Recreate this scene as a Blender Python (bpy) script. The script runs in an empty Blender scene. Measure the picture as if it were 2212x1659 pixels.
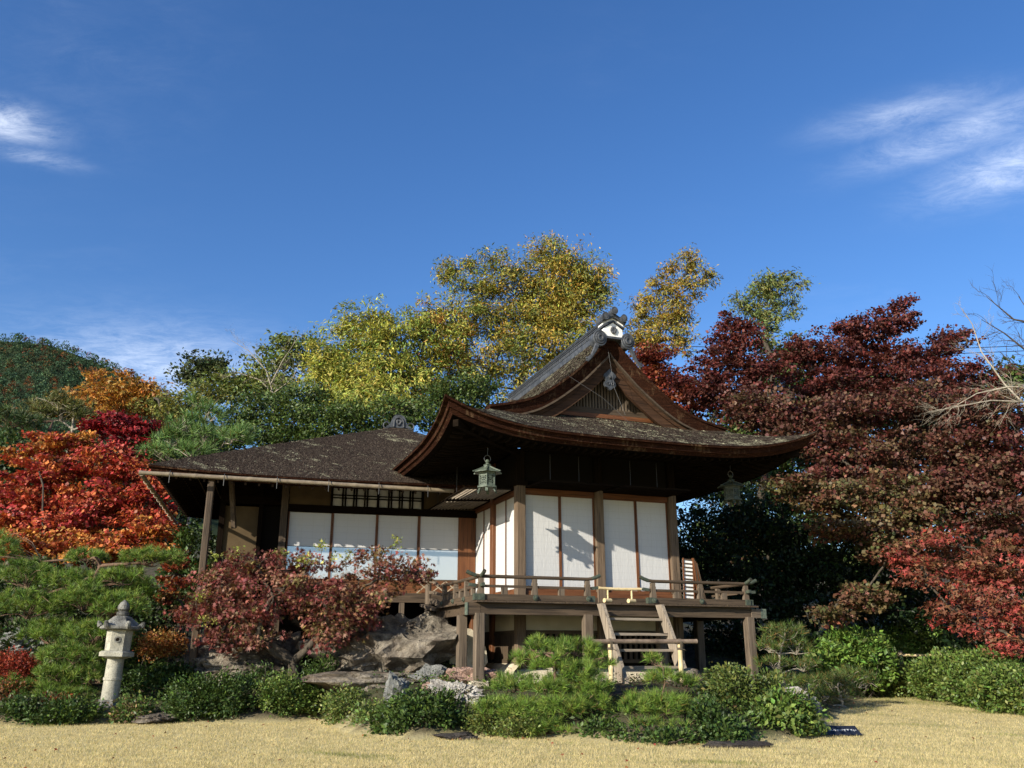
import bpy, math, random
import numpy as np
from mathutils import Vector, Matrix

rng = np.random.RandomState(7)
random.seed(7)
R = math.radians
col = bpy.context.scene.collection
sc = bpy.context.scene

# ------------------------------------------------------------------ camera
S = 2212/4032; F = 3400*S; CX, CY = 1106.0, 829.5
PITCH = math.atan(1058/3400); EYE = 1.5
cam = bpy.data.objects.new('camera', bpy.data.cameras.new('camera')); col.objects.link(cam)
cam.location = (0, 0, EYE); cam.rotation_euler = (math.pi/2 + PITCH, 0, 0)
cam.data.sensor_width = 36; cam.data.lens = 36*3400/4032
cam.data.clip_start = 0.1; cam.data.clip_end = 5000
sc.camera = cam

# ------------------------------------------------------------------ light
SUN_AZ, SUN_EL = R(46.3), R(22.5)            # direction the light travels to, and height
ldir = Vector((math.cos(SUN_AZ)*math.cos(SUN_EL), math.sin(SUN_AZ)*math.cos(SUN_EL), -math.sin(SUN_EL)))
sun = bpy.data.objects.new('sun', bpy.data.lights.new('sun', 'SUN')); col.objects.link(sun)
sun.rotation_euler = ldir.to_track_quat('-Z', 'Y').to_euler(); sun.location = (-30, -30, 30)
sun.data.energy = 5.0; sun.data.angle = R(0.5); sun.data.color = (1.0, 0.93, 0.80)

def pix_dir(x, y):
    a, b = (x-CX)/F, (y-CY)/F
    return Vector((a, math.cos(PITCH)+b*math.sin(PITCH), math.sin(PITCH)-b*math.cos(PITCH))).normalized()

world = bpy.data.worlds.new('World'); sc.world = world; world.use_nodes = True
nt = world.node_tree; nt.nodes.clear()
def wn(t, **k):
    n = nt.nodes.new(t)
    for a, b in k.items(): setattr(n, a, b)
    return n
def wl(a, b): nt.links.new(a, b)
def wmath(op, a, b=None, c=None):
    n = wn('ShaderNodeMath', operation=op)
    for i, v in enumerate((a, b, c)):
        if v is None: continue
        if isinstance(v, (int, float)): n.inputs[i].default_value = v
        else: wl(v, n.inputs[i])
    return n.outputs[0]
sky = wn('ShaderNodeTexSky', sky_type='NISHITA', sun_disc=False)
sky.sun_elevation = SUN_EL; sky.sun_rotation = math.atan2(-ldir.x, -ldir.y)
sky.altitude = 300; sky.air_density = 1.0; sky.dust_density = 0.5; sky.ozone_density = 3.0
hs = wn('ShaderNodeHueSaturation'); hs.inputs['Saturation'].default_value = 1.22
hs.inputs['Hue'].default_value = 0.509
wl(sky.outputs[0], hs.inputs['Color'])
# thin cirrus on a flat layer overhead: direction / height gives layer coordinates
tc = wn('ShaderNodeTexCoord'); sep = wn('ShaderNodeSeparateXYZ'); wl(tc.outputs['Generated'], sep.inputs[0])
zz = wmath('MAXIMUM', wmath('ADD', sep.outputs[2], 0.06), 0.03)
lx = wmath('DIVIDE', sep.outputs[0], zz); ly = wmath('DIVIDE', sep.outputs[1], zz)
comb = wn('ShaderNodeCombineXYZ'); wl(lx, comb.inputs[0]); wl(ly, comb.inputs[1])
def wnoise(scale, detail, dist, vec, rough=0.6):
    n = wn('ShaderNodeTexNoise'); n.inputs['Scale'].default_value = scale; n.inputs['Detail'].default_value = detail
    n.inputs['Distortion'].default_value = dist; n.inputs['Roughness'].default_value = rough; wl(vec, n.inputs['Vector']); return n.outputs[0]
mp = wn('ShaderNodeMapping'); mp.inputs['Rotation'].default_value = (0, 0, R(35)); mp.inputs['Scale'].default_value = (0.9, 1.5, 1)
wl(comb.outputs[0], mp.inputs[0])
fine = wnoise(9.0, 13, .45, mp.outputs[0], .74); broad = wnoise(0.8, 5, 0.4, mp.outputs[0])
def smooth(v, lo, hi):
    n = wn('ShaderNodeMapRange', interpolation_type='SMOOTHSTEP'); wl(v, n.inputs[0])
    n.inputs[1].default_value = lo; n.inputs[2].default_value = hi; return n.outputs[0]
wisps = wmath('MULTIPLY', smooth(broad, 0.48, 0.85), smooth(fine, 0.30, 0.8))
mask = wmath('MULTIPLY', wisps, 0.09)
def cloud(px, py, rx, ry, ang, amt, lo=0.30, hi=0.72):
    """one cloud bank of the layer, an ellipse in layer coordinates broken up by the noise"""
    global mask
    d = pix_dir(px, py); z = d.z + 0.06; cx, cy = d.x/z, d.y/z
    dx = wmath('SUBTRACT', lx, cx); dy = wmath('SUBTRACT', ly, cy)
    ca, sa = math.cos(ang), math.sin(ang)
    a = wmath('DIVIDE', wmath('ADD', wmath('MULTIPLY', dx, ca), wmath('MULTIPLY', dy, sa)), rx)
    b = wmath('DIVIDE', wmath('SUBTRACT', wmath('MULTIPLY', dy, ca), wmath('MULTIPLY', dx, sa)), ry)
    r2 = wmath('ADD', wmath('MULTIPLY', a, a), wmath('MULTIPLY', b, b))
    g = wmath('POWER', 2.718, wmath('MULTIPLY', r2, -1.0))
    m = wmath('MULTIPLY', wmath('MULTIPLY', g, smooth(fine, lo, hi)), amt)
    mask = wmath('MAXIMUM', mask, m)
cloud(-5, 262, 0.075, 0.055, R(15), .80, 0.25, 0.80)
cloud(60, 335, 0.08, 0.03, R(25), .28, 0.3, 0.8)
cloud(1960, 245, 0.12, 0.05, R(-25), .36, 0.2, 0.85)
cloud(2080, 285, 0.15, 0.06, R(-38), .50, 0.2, 0.85)
cloud(2215, 350, 0.15, 0.09, R(-50), .62, 0.2, 0.85)
cloud(370, 800, .34, 0.30, R(20), 0.50, 0.2, 0.8)
cmix = wn('ShaderNodeMix', data_type='RGBA'); wl(mask, cmix.inputs['Factor']); wl(hs.outputs[0], cmix.inputs['A'])
cmix.inputs['B'].default_value = (7.5, 8.0, 8.8, 1)
bg = wn('ShaderNodeBackground'); bg.inputs['Strength'].default_value = 0.115
wl(cmix.outputs['Result'], bg.inputs['Color'])
wo = wn('ShaderNodeOutputWorld'); wl(bg.outputs[0], wo.inputs['Surface'])

sc.view_settings.view_transform = 'Standard'; sc.view_settings.look = 'None'
sc.view_settings.gamma = 1.0; sc.view_settings.use_curve_mapping = False
sc.view_settings.exposure = 0.74
sc.render.engine = 'CYCLES'
sc.cycles.max_bounces = 6; sc.cycles.transparent_max_bounces = 6

# ------------------------------------------------------------------ places
def at_d(x, y, d):
    r = pix_dir(x, y); return Vector((0, 0, EYE)) + r*(d/r.y)
A1, A2 = R(20), R(14)
O1 = at_d(1029, 1297, 17.5)
def L2W(o, a, x, y, z=0.0):
    return Vector((o.x + math.cos(a)*x - math.sin(a)*y, o.y + math.sin(a)*x + math.cos(a)*y, z))
def M(x, y, z=0.0): return L2W(O1, A1, x, y, z)      # pavilion frame
O2 = M(1.45, 4.6, 0)
def W(x, y, z=0.0): return L2W(O2, A2, x, y, z)      # side wing frame

EX = [-60,-9.4,-8.7,-6.5,-4.8,-3.7,-2.6,-1.45,-.78,.32,1.67,2.9,4.1,4.9,5.9,7.5,9.6,10.5,60]
EY = [ 16, 17.0,17.3,17.7,17.5,18.2,15.3,14.2,14.8,14.8,13.8,13.5,13.8,14.9,17.4,20.5,24,24.5,25]
def yedge(x): return np.interp(x, EX, EY)
TL = ([-99,0,.8,1.8,2.7,4.4,6,9,14,22,40,90,300,900],[0,0,.30,.58,.66,.78,1.25,1.8,2.2,3,7,14,24,30])
TR = ([-99,0,1,3,6,12,20,40,90,300,900],[0,0,.1,.25,.4,1.0,2.5,6,14,24,30])
def sstep(a, lo, hi):
    t = np.clip((np.asarray(a, float)-lo)/(hi-lo), 0, 1); return t*t*(3-2*t)
def ground_z(x, y):
    x = np.asarray(x, float); y = np.asarray(y, float)
    t = y - yedge(x); k = sstep(x, 4.5, 8)
    b = np.interp(t, *TL)*(1-k) + np.interp(t, *TR)*k
    lawn = .22 + .20*sstep(y, 15.5, 24)*sstep(x, 3.5, 8)
    lx = math.cos(A1)*(x-O1.x)+math.sin(A1)*(y-O1.y); ly_ = -math.sin(A1)*(x-O1.x)+math.cos(A1)*(y-O1.y)
    k2 = sstep(lx, .3, 1.3)*(1-sstep(lx, 7.0, 9.0))*sstep(ly_, -1.2, .2)*(1-sstep(ly_, 5.5, 8.5))
    z = lawn+b; z = z*(1-k2)+np.minimum(z, .86)*k2
    return z + 0.03*np.sin(x*1.3+.4)*np.sin(y*1.1)*sstep(t, .3, 2)
def gz(x, y): return float(ground_z(x, y))

# ------------------------------------------------------------------ noise
_nr = np.random.RandomState(3)
_K = _nr.normal(size=(24, 3)); _K /= np.linalg.norm(_K, axis=1)[:, None]; _PH = _nr.uniform(0, 6.28, 24)
def snoise(p, scale=1.0, oct=4, ridged=False):
    p = np.asarray(p, float)*scale; out = np.zeros(len(p)); amp = 1.0; tot = 0
    for o in range(oct):
        s = np.zeros(len(p))
        for i in range(6):
            k = _K[(o*6+i) % 24]*(1+.35*i)
            s += np.sin(p@k*2.2 + _PH[(o*6+i) % 24] + 1.3*np.sin(p@_K[(o*5+i*3+2) % 24]*1.7))
        s /= 3.0
        if ridged: s = 1-2*np.abs(s)
        out += amp*s; tot += amp; amp *= .5; p = p*2.03
    return out/tot

# ------------------------------------------------------------------ materials
MATS = {}
class NB:
    def __init__(s, name):
        s.m = bpy.data.materials.new(name); s.m.use_nodes = True; s.t = s.m.node_tree; s.t.nodes.clear()
        s.out = s.n('ShaderNodeOutputMaterial'); MATS[name] = s.m
    def n(s, t, **k):
        x = s.t.nodes.new(t)
        for a, b in k.items(): setattr(x, a, b)
        return x
    def l(s, a, b): s.t.links.new(a, b)
    def coord(s, scale=(1,1,1), which='Object', rot=(0,0,0)):
        c = s.n('ShaderNodeTexCoord'); m = s.n('ShaderNodeMapping'); m.inputs['Scale'].default_value = scale
        oi = s.n('ShaderNodeObjectInfo'); sc2 = s.n('ShaderNodeVectorMath', operation='SCALE'); sc2.inputs[0].default_value = (31, 17, 23); s.l(oi.outputs['Random'], sc2.inputs['Scale']); s.l(sc2.outputs[0], m.inputs['Location'])
        m.inputs['Rotation'].default_value = rot
        s.l(c.outputs[which], m.inputs[0]); return m.outputs[0]
    def noise(s, vec, scale, detail=4, rough=.55, dist=0.0):
        x = s.n('ShaderNodeTexNoise'); x.inputs['Scale'].default_value = scale; x.inputs['Detail'].default_value = detail
        x.inputs['Roughness'].default_value = rough; x.inputs['Distortion'].default_value = dist
        s.l(vec, x.inputs['Vector']); return x.outputs[0]
    def ramp(s, v, stops):
        x = s.n('ShaderNodeValToRGB'); e = x.color_ramp.elements
        while len(e) < len(stops): e.new(.5)
        for i, (p, c) in enumerate(stops): e[i].position = p; e[i].color = (*c, 1)
        s.l(v, x.inputs[0]); return x.outputs[0]
    def mix(s, f, a, b, mode='MIX'):
        x = s.n('ShaderNodeMix', data_type='RGBA', blend_type=mode)
        for v, i in ((f, 'Factor'), (a, 'A'), (b, 'B')):
            if isinstance(v, (int, float)): x.inputs[i].default_value = v
            elif isinstance(v, tuple): x.inputs[i].default_value = (*v, 1)
            else: s.l(v, x.inputs[i])
        return x.outputs['Result']
    def fmath(s, op, a, b=0.0):
        x = s.n('ShaderNodeMath', operation=op)
        for i, v in enumerate((a, b)):
            if isinstance(v, (int, float)): x.inputs[i].default_value = v
            else: s.l(v, x.inputs[i])
        return x.outputs[0]
    def bump(s, h, strength=.4, dist=.02):
        b = s.n('ShaderNodeBump'); b.inputs['Strength'].default_value = strength; b.inputs['Distance'].default_value = dist
        s.l(h, b.inputs['Height']); return b.outputs[0]
    def finish(s, color, rough=.8, normal=None, spec=.3, metal=0.0):
        p = s.n('ShaderNodeBsdfPrincipled')
        if isinstance(color, tuple): p.inputs['Base Color'].default_value = (*color, 1)
        else: s.l(color, p.inputs['Base Color'])
        if isinstance(rough, (int, float)): p.inputs['Roughness'].default_value = rough
        else: s.l(rough, p.inputs['Roughness'])
        p.inputs['Specular IOR Level'].default_value = spec; p.inputs['Metallic'].default_value = metal
        if normal is not None: s.l(normal, p.inputs['Normal'])
        s.l(p.outputs[0], s.out.inputs['Surface']); return s.m

def wood(name, dark, light, axis, rough=.75, wear=.5, spec=.3):
    b = NB(name); sc_ = [22, 22, 22]; sc_[axis] = 1.1
    v = b.coord(tuple(sc_)); g = b.noise(v, 1.0, 6, .65, .3)
    s2 = [5, 5, 5]; s2[axis] = .5
    h = b.noise(b.coord(tuple(s2)), 1.0, 3)
    s3 = [60, 60, 60]; s3[axis] = 1.6
    cr = b.noise(b.coord(tuple(s3)), 1.0, 3, .6)
    c = b.ramp(g, [(.28, dark), (.72, light)])
    c = b.mix(b.fmath('MULTIPLY', h, wear), c, tuple(x*.45 for x in dark))
    crk = b.ramp(cr, [(.34, (.25,.25,.25)), (.44, (1,1,1))])
    c = b.mix(1.0, c, crk, 'MULTIPLY')
    return b.finish(c, rough, b.bump(b.fmath('ADD', g, cr), .5, .006), spec)
for i, ax in enumerate('xyz'):
    wood('old_wood_'+ax, (.045,.030,.018), (.13,.09,.056), i)
    wood('grey_wood_'+ax, (.075,.054,.036), (.225,.172,.12), i, .85, .55)
    wood('pale_wood_'+ax, (.16,.125,.09), (.42,.35,.265), i, .85, .4)
    wood('rafter_wood_'+ax, (.007,.005,.0035), (.020,.0135,.009), i, .95, .5, .02)  # near-black: the shade below the eaves is put into this wood's colour
    wood('warm_wood_'+ax, (.095,.032,.011), (.21,.082,.03), i, .6, .4)
    wood('gable_wood_'+ax, (.03,.015,.008), (.095,.048,.025), i, .8, .4, .15)
    wood('dark_wood_'+ax, (.005,.0035,.0025), (.014,.009,.006), i, .95, .5, .02)  # dark aged wood, blackened further to hold the under-eave shade

def bark_roof(name, base1, base2, lichen, amount):
    b = NB(name); v = b.coord((1,1,1))
    big = b.noise(v, .55, 4); fine = b.noise(v, 34, 5, .7); mid = b.noise(v, 9, 4, .6); spot = b.noise(v, 13, 3, .75)
    c = b.ramp(fine, [(.35, base1), (.68, base2)])
    cov = b.fmath('MULTIPLY', b.ramp(b.fmath('ADD', spot, b.fmath('MULTIPLY', big, .5)), [(.70-amount*.18, (0,0,0)), (.86-amount*.18, (1,1,1))]), .85)
    c = b.mix(cov, c, lichen)
    rs = b.ramp(b.noise(b.coord((.25,1.1,1)), 1.3, 2), [(.58, (0,0,0)), (.68, (1,1,1))])
    c = b.mix(b.fmath('MULTIPLY', rs, .5), c, (.10,.045,.025))
    h = b.fmath('ADD', b.fmath('MULTIPLY', mid, .6), fine)
    return b.finish(c, .95, b.bump(h, .9, .05), .1)
bark_roof('bark_roof', (.010,.008,.006), (.065,.053,.038), (.20,.185,.12), .55)
bark_roof('bark_roof_dark', (.009,.007,.006), (.046,.036,.030), (.16,.155,.12), -.05)
b = NB('bark_edge'); g = b.noise(b.coord((3,3,70)), 1.0, 6, .7); f = b.noise(b.coord(), 38, 6, .75); w = b.noise(b.coord(), 2.2, 4, .6); q = b.noise(b.coord((14,14,3)), 1.0, 5, .7)
c = b.ramp(b.fmath('MULTIPLY', b.fmath('ADD', g, f), .5), [(.38, (.006,.003,.002)), (.56, (.045,.017,.009)), (.66, (.12,.055,.028))]); c = b.mix(b.ramp(b.fmath('MULTIPLY', b.fmath('ADD', w, q), .5), [(.53,(0,0,0)),(.66,(.75,.75,.75))]), c, (.16,.10,.055))
b.finish(c, .95, b.bump(b.fmath('ADD', g, f), 1.0, .03), .05)
b = NB('paper'); v = b.coord()
br = b.n('ShaderNodeTexBrick'); br.offset = 0; br.inputs['Scale'].default_value = 1.0; br.inputs['Brick Width'].default_value = .27
br.inputs['Row Height'].default_value = .155; br.inputs['Mortar Size'].default_value = .003; br.inputs['Mortar Smooth'].default_value = .6
c0 = b.n('ShaderNodeTexCoord'); sp = b.n('ShaderNodeSeparateXYZ'); b.l(c0.outputs['Object'], sp.inputs[0]); cb = b.n('ShaderNodeCombineXYZ')
b.l(b.fmath('ADD', sp.outputs[0], sp.outputs[1]), cb.inputs[0]); b.l(sp.outputs[2], cb.inputs[1]); b.l(cb.outputs[0], br.inputs['Vector'])
crease = b.noise(b.coord((9,9,2.2), rot=(0,.6,0)), 1.6, 5, .6, .8)
c = b.mix(b.fmath('MULTIPLY', br.outputs['Fac'], .5), (.50,.495,.485), (.30,.285,.26))
c = b.mix(b.fmath('MULTIPLY', b.noise(v, 2.2, 3), .12), c, (.42,.395,.335))
pr = b.finish(c, .75, b.bump(crease, .4, .02), .2)

b = NB('plaster'); v = b.coord(); c = b.ramp(b.noise(v, 2.5, 5), [(.3,(.40,.35,.25)), (.7,(.52,.47,.35))])
b.finish(c, .95, b.bump(b.noise(v, 70, 3), .15, .01))
b = NB('shaded_ochre_plaster'); v = b.coord(); c = b.ramp(b.noise(v, 2.0, 5), [(.3,(.06,.040,.019)), (.7,(.095,.064,.031))]); b.finish(c, .95, b.bump(b.noise(v, 70, 3), .15, .01))  # earthen ochre darkened: tree shade on the wing wall sits in the colour
b = NB('white_plaster'); v = b.coord(); c = b.ramp(b.noise(v, 6, 5), [(.3,(.62,.60,.55)), (.6,(.80,.79,.75))]); b.finish(c, .9, b.bump(b.noise(v, 40, 3), .2, .01))
b = NB('plinth_plaster'); v = b.coord(); c = b.ramp(b.noise(v, 3, 6, .65), [(.3,(.36,.30,.20)), (.65,(.60,.53,.40))]); b.finish(c, .95, b.bump(b.noise(v, 18, 5), .5, .03))
b = NB('tile'); v = b.coord(); c = b.ramp(b.noise(v, 9, 5), [(.3,(.022,.024,.027)), (.75,(.085,.09,.098))]); b.finish(c, .5, b.bump(b.noise(v, 50, 3), .2, .01), .4)
b = NB('grey_tile'); v = b.coord(); c = b.ramp(b.noise(v, 9, 5), [(.3,(.035,.036,.039)), (.75,(.095,.098,.102))]); b.finish(c, .6, b.bump(b.noise(v, 50, 3), .2, .01), .4)
b = NB('patina'); v = b.coord(); c = b.ramp(b.noise(v, 16, 5, .65), [(.3,(.035,.05,.036)), (.7,(.125,.148,.11))]); b.finish(c, .65, b.bump(b.noise(v, 60, 3), .3, .004), .4)
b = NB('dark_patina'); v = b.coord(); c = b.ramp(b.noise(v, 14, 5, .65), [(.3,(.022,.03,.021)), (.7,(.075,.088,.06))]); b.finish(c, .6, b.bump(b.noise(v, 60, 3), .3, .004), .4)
b = NB('iron'); b.finish((.02,.02,.02), .5, None, .4)
b = NB('wire'); b.finish((.12,.12,.12), .4, None, .5, .6)
for nm, lo, hi in (('bamboo_new',(.50,.38,.19),(.70,.56,.32)), ('bamboo_old',(.13,.10,.068),(.26,.21,.14)), ('bamboo_brown',(.11,.075,.05),(.27,.20,.14)), ('bamboo_pale',(.27,.215,.14),(.42,.35,.24))):
    b = NB(nm); v = b.coord((2,2,2)); c = b.ramp(b.noise(v, 3, 5, .6), [(.3, lo), (.7, hi)]); b.finish(c, .45, b.bump(b.noise(v, 30, 3), .1, .004), .4)
b = NB('rope'); b.finish((.10,.08,.055), .95)
b = NB('shade_black'); b.finish((.012,.010,.008), 1.0, None, .0)  # flat near-black that paints the dark of openings and shaded walls
b = NB('sign_black'); b.finish((.012,.014,.022), .35, None, .5)
b = NB('sign_white'); b.finish((.75,.77,.80), .6)

def rock_mat(name, dk, lt, acc, dirt=(.06,.05,.035)):
    b = NB(name); v = b.coord(); a = b.noise(v, 3.2, 7, .68, .6); f = b.noise(v, 22, 6, .7); w = b.noise(v, 1.3, 4, .5, .8)
    c = b.ramp(a, [(.34, dk), (.60, lt)]); c = b.mix(b.ramp(w, [(.48,(0,0,0)),(.66,(1,1,1))]), c, acc)
    c = b.mix(b.ramp(f, [(.30,(.75,.75,.75)),(.46,(0,0,0))]), c, dirt)
    return b.finish(c, .92, b.bump(b.fmath('ADD', b.fmath('MULTIPLY', a, 1.8), f), 1.0, .10), .2)
rock_mat('rock_tan', (.045,.036,.027), (.36,.31,.24), (.15,.11,.08))
rock_mat('rock_pink', (.22,.13,.10), (.52,.36,.28), (.40,.24,.18))
rock_mat('rock_white', (.22,.20,.18), (.66,.62,.55), (.50,.42,.35))
rock_mat('rock_grey', (.10,.105,.10), (.34,.34,.31), (.24,.24,.22))
rock_mat('rock_dark', (.025,.022,.020), (.085,.072,.062), (.055,.045,.038))
b = NB('granite'); v = b.coord(); a = b.noise(v, 3, 6, .65); f = b.noise(v, 60, 4, .7); li = b.noise(v, 7, 5, .7)
c = b.ramp(a, [(.3,(.20,.19,.15)), (.7,(.50,.47,.37))]); c = b.mix(b.ramp(f, [(.36,(.8,.8,.8)),(.5,(0,0,0))]), c, (.11,.105,.09))
c = b.mix(b.ramp(li, [(.56,(0,0,0)),(.66,(.6,.6,.6))]), c, (.10,.10,.085)); b.finish(c, .95, b.bump(b.fmath('ADD', a, f), .7, .015), .2)
b = NB('granite_dark'); v = b.coord(); a = b.noise(v, 5, 6, .65); f = b.noise(v, 45, 4, .7)
c = b.ramp(a, [(.35,(.055,.053,.048)), (.66,(.30,.29,.25))]); c = b.mix(b.ramp(f, [(.36,(.8,.8,.8)),(.5,(0,0,0))]), c, (.05,.048,.042)); b.finish(c, .95, b.bump(b.fmath('ADD', a, f), .9, .02), .2)

def bark(name, dk, lt):
    b = NB(name); g = b.noise(b.coord((9,9,2)), 1.5, 6, .7, .5); c = b.ramp(g, [(.3, dk), (.7, lt)]); return b.finish(c, .95, b.bump(g, .9, .02), .1)
bark('bark_dark', (.03,.024,.018), (.10,.082,.062)); bark('bark_pale', (.16,.135,.10), (.42,.37,.29)); bark('bark_red', (.07,.042,.028), (.20,.13,.09))
bark('bark_white', (.30,.26,.20), (.60,.55,.46))

def leafmat(name, transl=.35, rough=.55, spec=.3, gloss=0):
    b = NB(name); a = b.n('ShaderNodeAttribute', attribute_name='tint')
    p = b.n('ShaderNodeBsdfPrincipled'); p.inputs['Roughness'].default_value = rough; p.inputs['Specular IOR Level'].default_value = spec
    b.l(a.outputs['Color'], p.inputs['Base Color'])
    t = b.n('ShaderNodeBsdfTranslucent'); b.l(b.mix(1.0, a.outputs['Color'], (1.25,1.15,.8), 'MULTIPLY'), t.inputs['Color'])
    m = b.n('ShaderNodeMixShader'); m.inputs[0].default_value = transl
    b.l(p.outputs[0], m.inputs[1]); b.l(t.outputs[0], m.inputs[2]); b.l(m.outputs[0], b.out.inputs['Surface'])
leafmat('leaf', .22); leafmat('leaf_gloss', .22, .48, .3); leafmat('needle', .15, .5, .3); leafmat('grass_blade', .5, .8, .05); leafmat('far_leaf', .2, .8, .1); leafmat('bark_chip', .0, .95, .05)

b = NB('ground'); v = b.coord(); at = b.n('ShaderNodeAttribute', attribute_name='lawn')
n1 = b.noise(v, .7, 5, .6); n2 = b.noise(v, 26, 4, .7); n3 = b.noise(v, 3.5, 5, .65)
lawn = b.ramp(n3, [(.3,(.42,.35,.17)), (.7,(.54,.46,.24))]); lawn = b.mix(b.ramp(n2,[(.3,(.55,.55,.55)),(.55,(0,0,0))]), lawn, (.30,.24,.12))
soil = b.ramp(n3, [(.3,(.035,.028,.019)), (.7,(.10,.082,.055))]); soil = b.mix(b.ramp(n1,[(.45,(0,0,0)),(.62,(.8,.8,.8))]), soil, (.05,.06,.022))
c = b.mix(at.outputs['Fac'], soil, lawn); b.finish(c, .97, b.bump(b.fmath('ADD', n2, n3), .6, .03), .1)
b = NB('hill_soil'); b.finish((.03,.04,.022), 1.0, None, 0)
# ------------------------------------------------------------------ mesh helpers
class MB:
    def __init__(s): s.v = []; s.f = []; s.mi = []
    def add(s, vs, fs, mi=0):
        o = len(s.v); s.v += [tuple(p) for p in vs]; s.f += [tuple(i+o for i in f) for f in fs]; s.mi += [mi]*len(fs); return s
    def box(s, x0, x1, y0, y1, z0, z1, mi=0):
        return s.add([(x0,y0,z0),(x1,y0,z0),(x1,y1,z0),(x0,y1,z0),(x0,y0,z1),(x1,y0,z1),(x1,y1,z1),(x0,y1,z1)],
                     [(0,3,2,1),(4,5,6,7),(0,1,5,4),(1,2,6,5),(2,3,7,6),(3,0,4,7)], mi)
    def cbox(s, x0, x1, y0, y1, z0, z1, c, mi=0):
        """box with its upright edges chamfered"""
        p = [(x0+c,y0),(x1-c,y0),(x1,y0+c),(x1,y1-c),(x1-c,y1),(x0+c,y1),(x0,y1-c),(x0,y0+c)]
        return s.prism_z(p, z0, z1, mi)
    def prism_z(s, poly, z0, z1, mi=0):
        n = len(poly); vs = [(a,b_,z0) for a,b_ in poly]+[(a,b_,z1) for a,b_ in poly]
        return s.add(vs, [tuple(range(n-1,-1,-1)), tuple(range(n,2*n))]+[(i,(i+1)%n,(i+1)%n+n,i+n) for i in range(n)], mi)
    def prism_y(s, poly, y0, y1, mi=0):
        n = len(poly); vs = [(a,y0,b_) for a,b_ in poly]+[(a,y1,b_) for a,b_ in poly]
        return s.add(vs, [tuple(range(n)), tuple(range(2*n-1,n-1,-1))]+[(i,i+n,(i+1)%n+n,(i+1)%n) for i in range(n)], mi)
    def beam(s, p0, p1, w, h, mi=0, up=(0,0,1)):
        p0, p1 = Vector(p0), Vector(p1); d = (p1-p0).normalized(); u = Vector(up)
        if abs(d.dot(u)) > .97: u = Vector((0,1,0))
        a = d.cross(u).normalized()*(w/2); c = a.cross(d).normalized()*(h/2)
        vs = [p+q for p in (p0,p1) for q in (-a-c, a-c, a+c, -a+c)]
        return s.add(vs, [(3,2,1,0),(4,5,6,7),(0,1,5,4),(1,2,6,5),(2,3,7,6),(3,0,4,7)], mi)
    def sweep(s, pts, w, h, mi=0, up=(0,0,1)):
        """rectangular bar along a bent line"""
        pts = [Vector(p) for p in pts]; n = len(pts); vs = []
        for i, p in enumerate(pts):
            d = (pts[min(i+1,n-1)]-pts[max(i-1,0)]).normalized(); u = Vector(up)
            a = d.cross(u).normalized()*(w/2); c = a.cross(d).normalized()*(h/2)
            vs += [p-a-c, p+a-c, p+a+c, p-a+c]
        fs = [(3,2,1,0), tuple(4*(n-1)+k for k in range(4))]
        for i in range(n-1):
            for k in range(4): fs.append((4*i+k, 4*i+(k+1)%4, 4*i+4+(k+1)%4, 4*i+4+k))
        return s.add(vs, fs, mi)
    def tube(s, pts, rad, n=8, mi=0, cap=True):
        pts = [Vector(p) for p in pts]; m = len(pts)
        if isinstance(rad, (int, float)): rad = [rad]*m
        vs = []; ref = None
        for i, p in enumerate(pts):
            d = (pts[min(i+1,m-1)]-pts[max(i-1,0)])
            d = d.normalized() if d.length > 1e-9 else Vector((0,0,1))
            if ref is None:
                ref = Vector((1,0,0)) if abs(d.x) < .8 else Vector((0,1,0))
            a = (ref - d*ref.dot(d)).normalized(); c = d.cross(a); ref = a
            vs += [p + (a*math.cos(2*math.pi*k/n) + c*math.sin(2*math.pi*k/n))*rad[i] for k in range(n)]
        fs = [(i*n+k, i*n+(k+1)%n, (i+1)*n+(k+1)%n, (i+1)*n+k) for i in range(m-1) for k in range(n)]
        if cap: fs += [tuple(range(n-1,-1,-1)), tuple((m-1)*n+k for k in range(n))]
        return s.add(vs, fs, mi)
    def lathe(s, prof, c=(0,0,0), n=16, mi=0, ang=0):
        vs = [(c[0]+r*math.cos(ang+2*math.pi*k/n), c[1]+r*math.sin(ang+2*math.pi*k/n), c[2]+z) for r, z in prof for k in range(n)]
        fs = [(i*n+k, i*n+(k+1)%n, (i+1)*n+(k+1)%n, (i+1)*n+k) for i in range(len(prof)-1) for k in range(n)]
        fs += [tuple(range(n-1,-1,-1)), tuple((len(prof)-1)*n+k for k in range(n))]
        return s.add(vs, fs, mi)
    def mesh(s, name, mats, smooth=False):
        me = bpy.data.meshes.new(name); me.from_pydata(s.v, [], s.f)
        for m in (mats if isinstance(mats, (list, tuple)) else [mats]): me.materials.append(MATS[m])
        if any(s.mi): me.polygons.foreach_set('material_index', s.mi)
        if smooth:
            me.polygons.foreach_set('use_smooth', [True]*len(me.polygons))
            if smooth != 'all': me.set_sharp_from_angle(angle=R(35))
        me.update(); return me

def obj(name, me, parent=None, loc=(0,0,0), rot=(0,0,0), label=None, cat=None, group=None, kind=None):
    o = bpy.data.objects.new(name, me); col.objects.link(o); o.location = loc; o.rotation_euler = rot
    if parent is not None: o.parent = parent
    for k, v in (('label', label), ('category', cat), ('group', group), ('kind', kind)):
        if v: o[k] = v
    return o
def part(name, mb, mats, parent, smooth=False, kind=None, label=None, loc=(0,0,0), rot=(0,0,0)):
    return obj(name, mb.mesh(name, mats, smooth), parent, loc, rot, label, None, None, kind)
def thing(name, loc, rz, label, cat, group=None):
    return obj(name, None, None, loc, (0,0,rz), label, cat, group)

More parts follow.
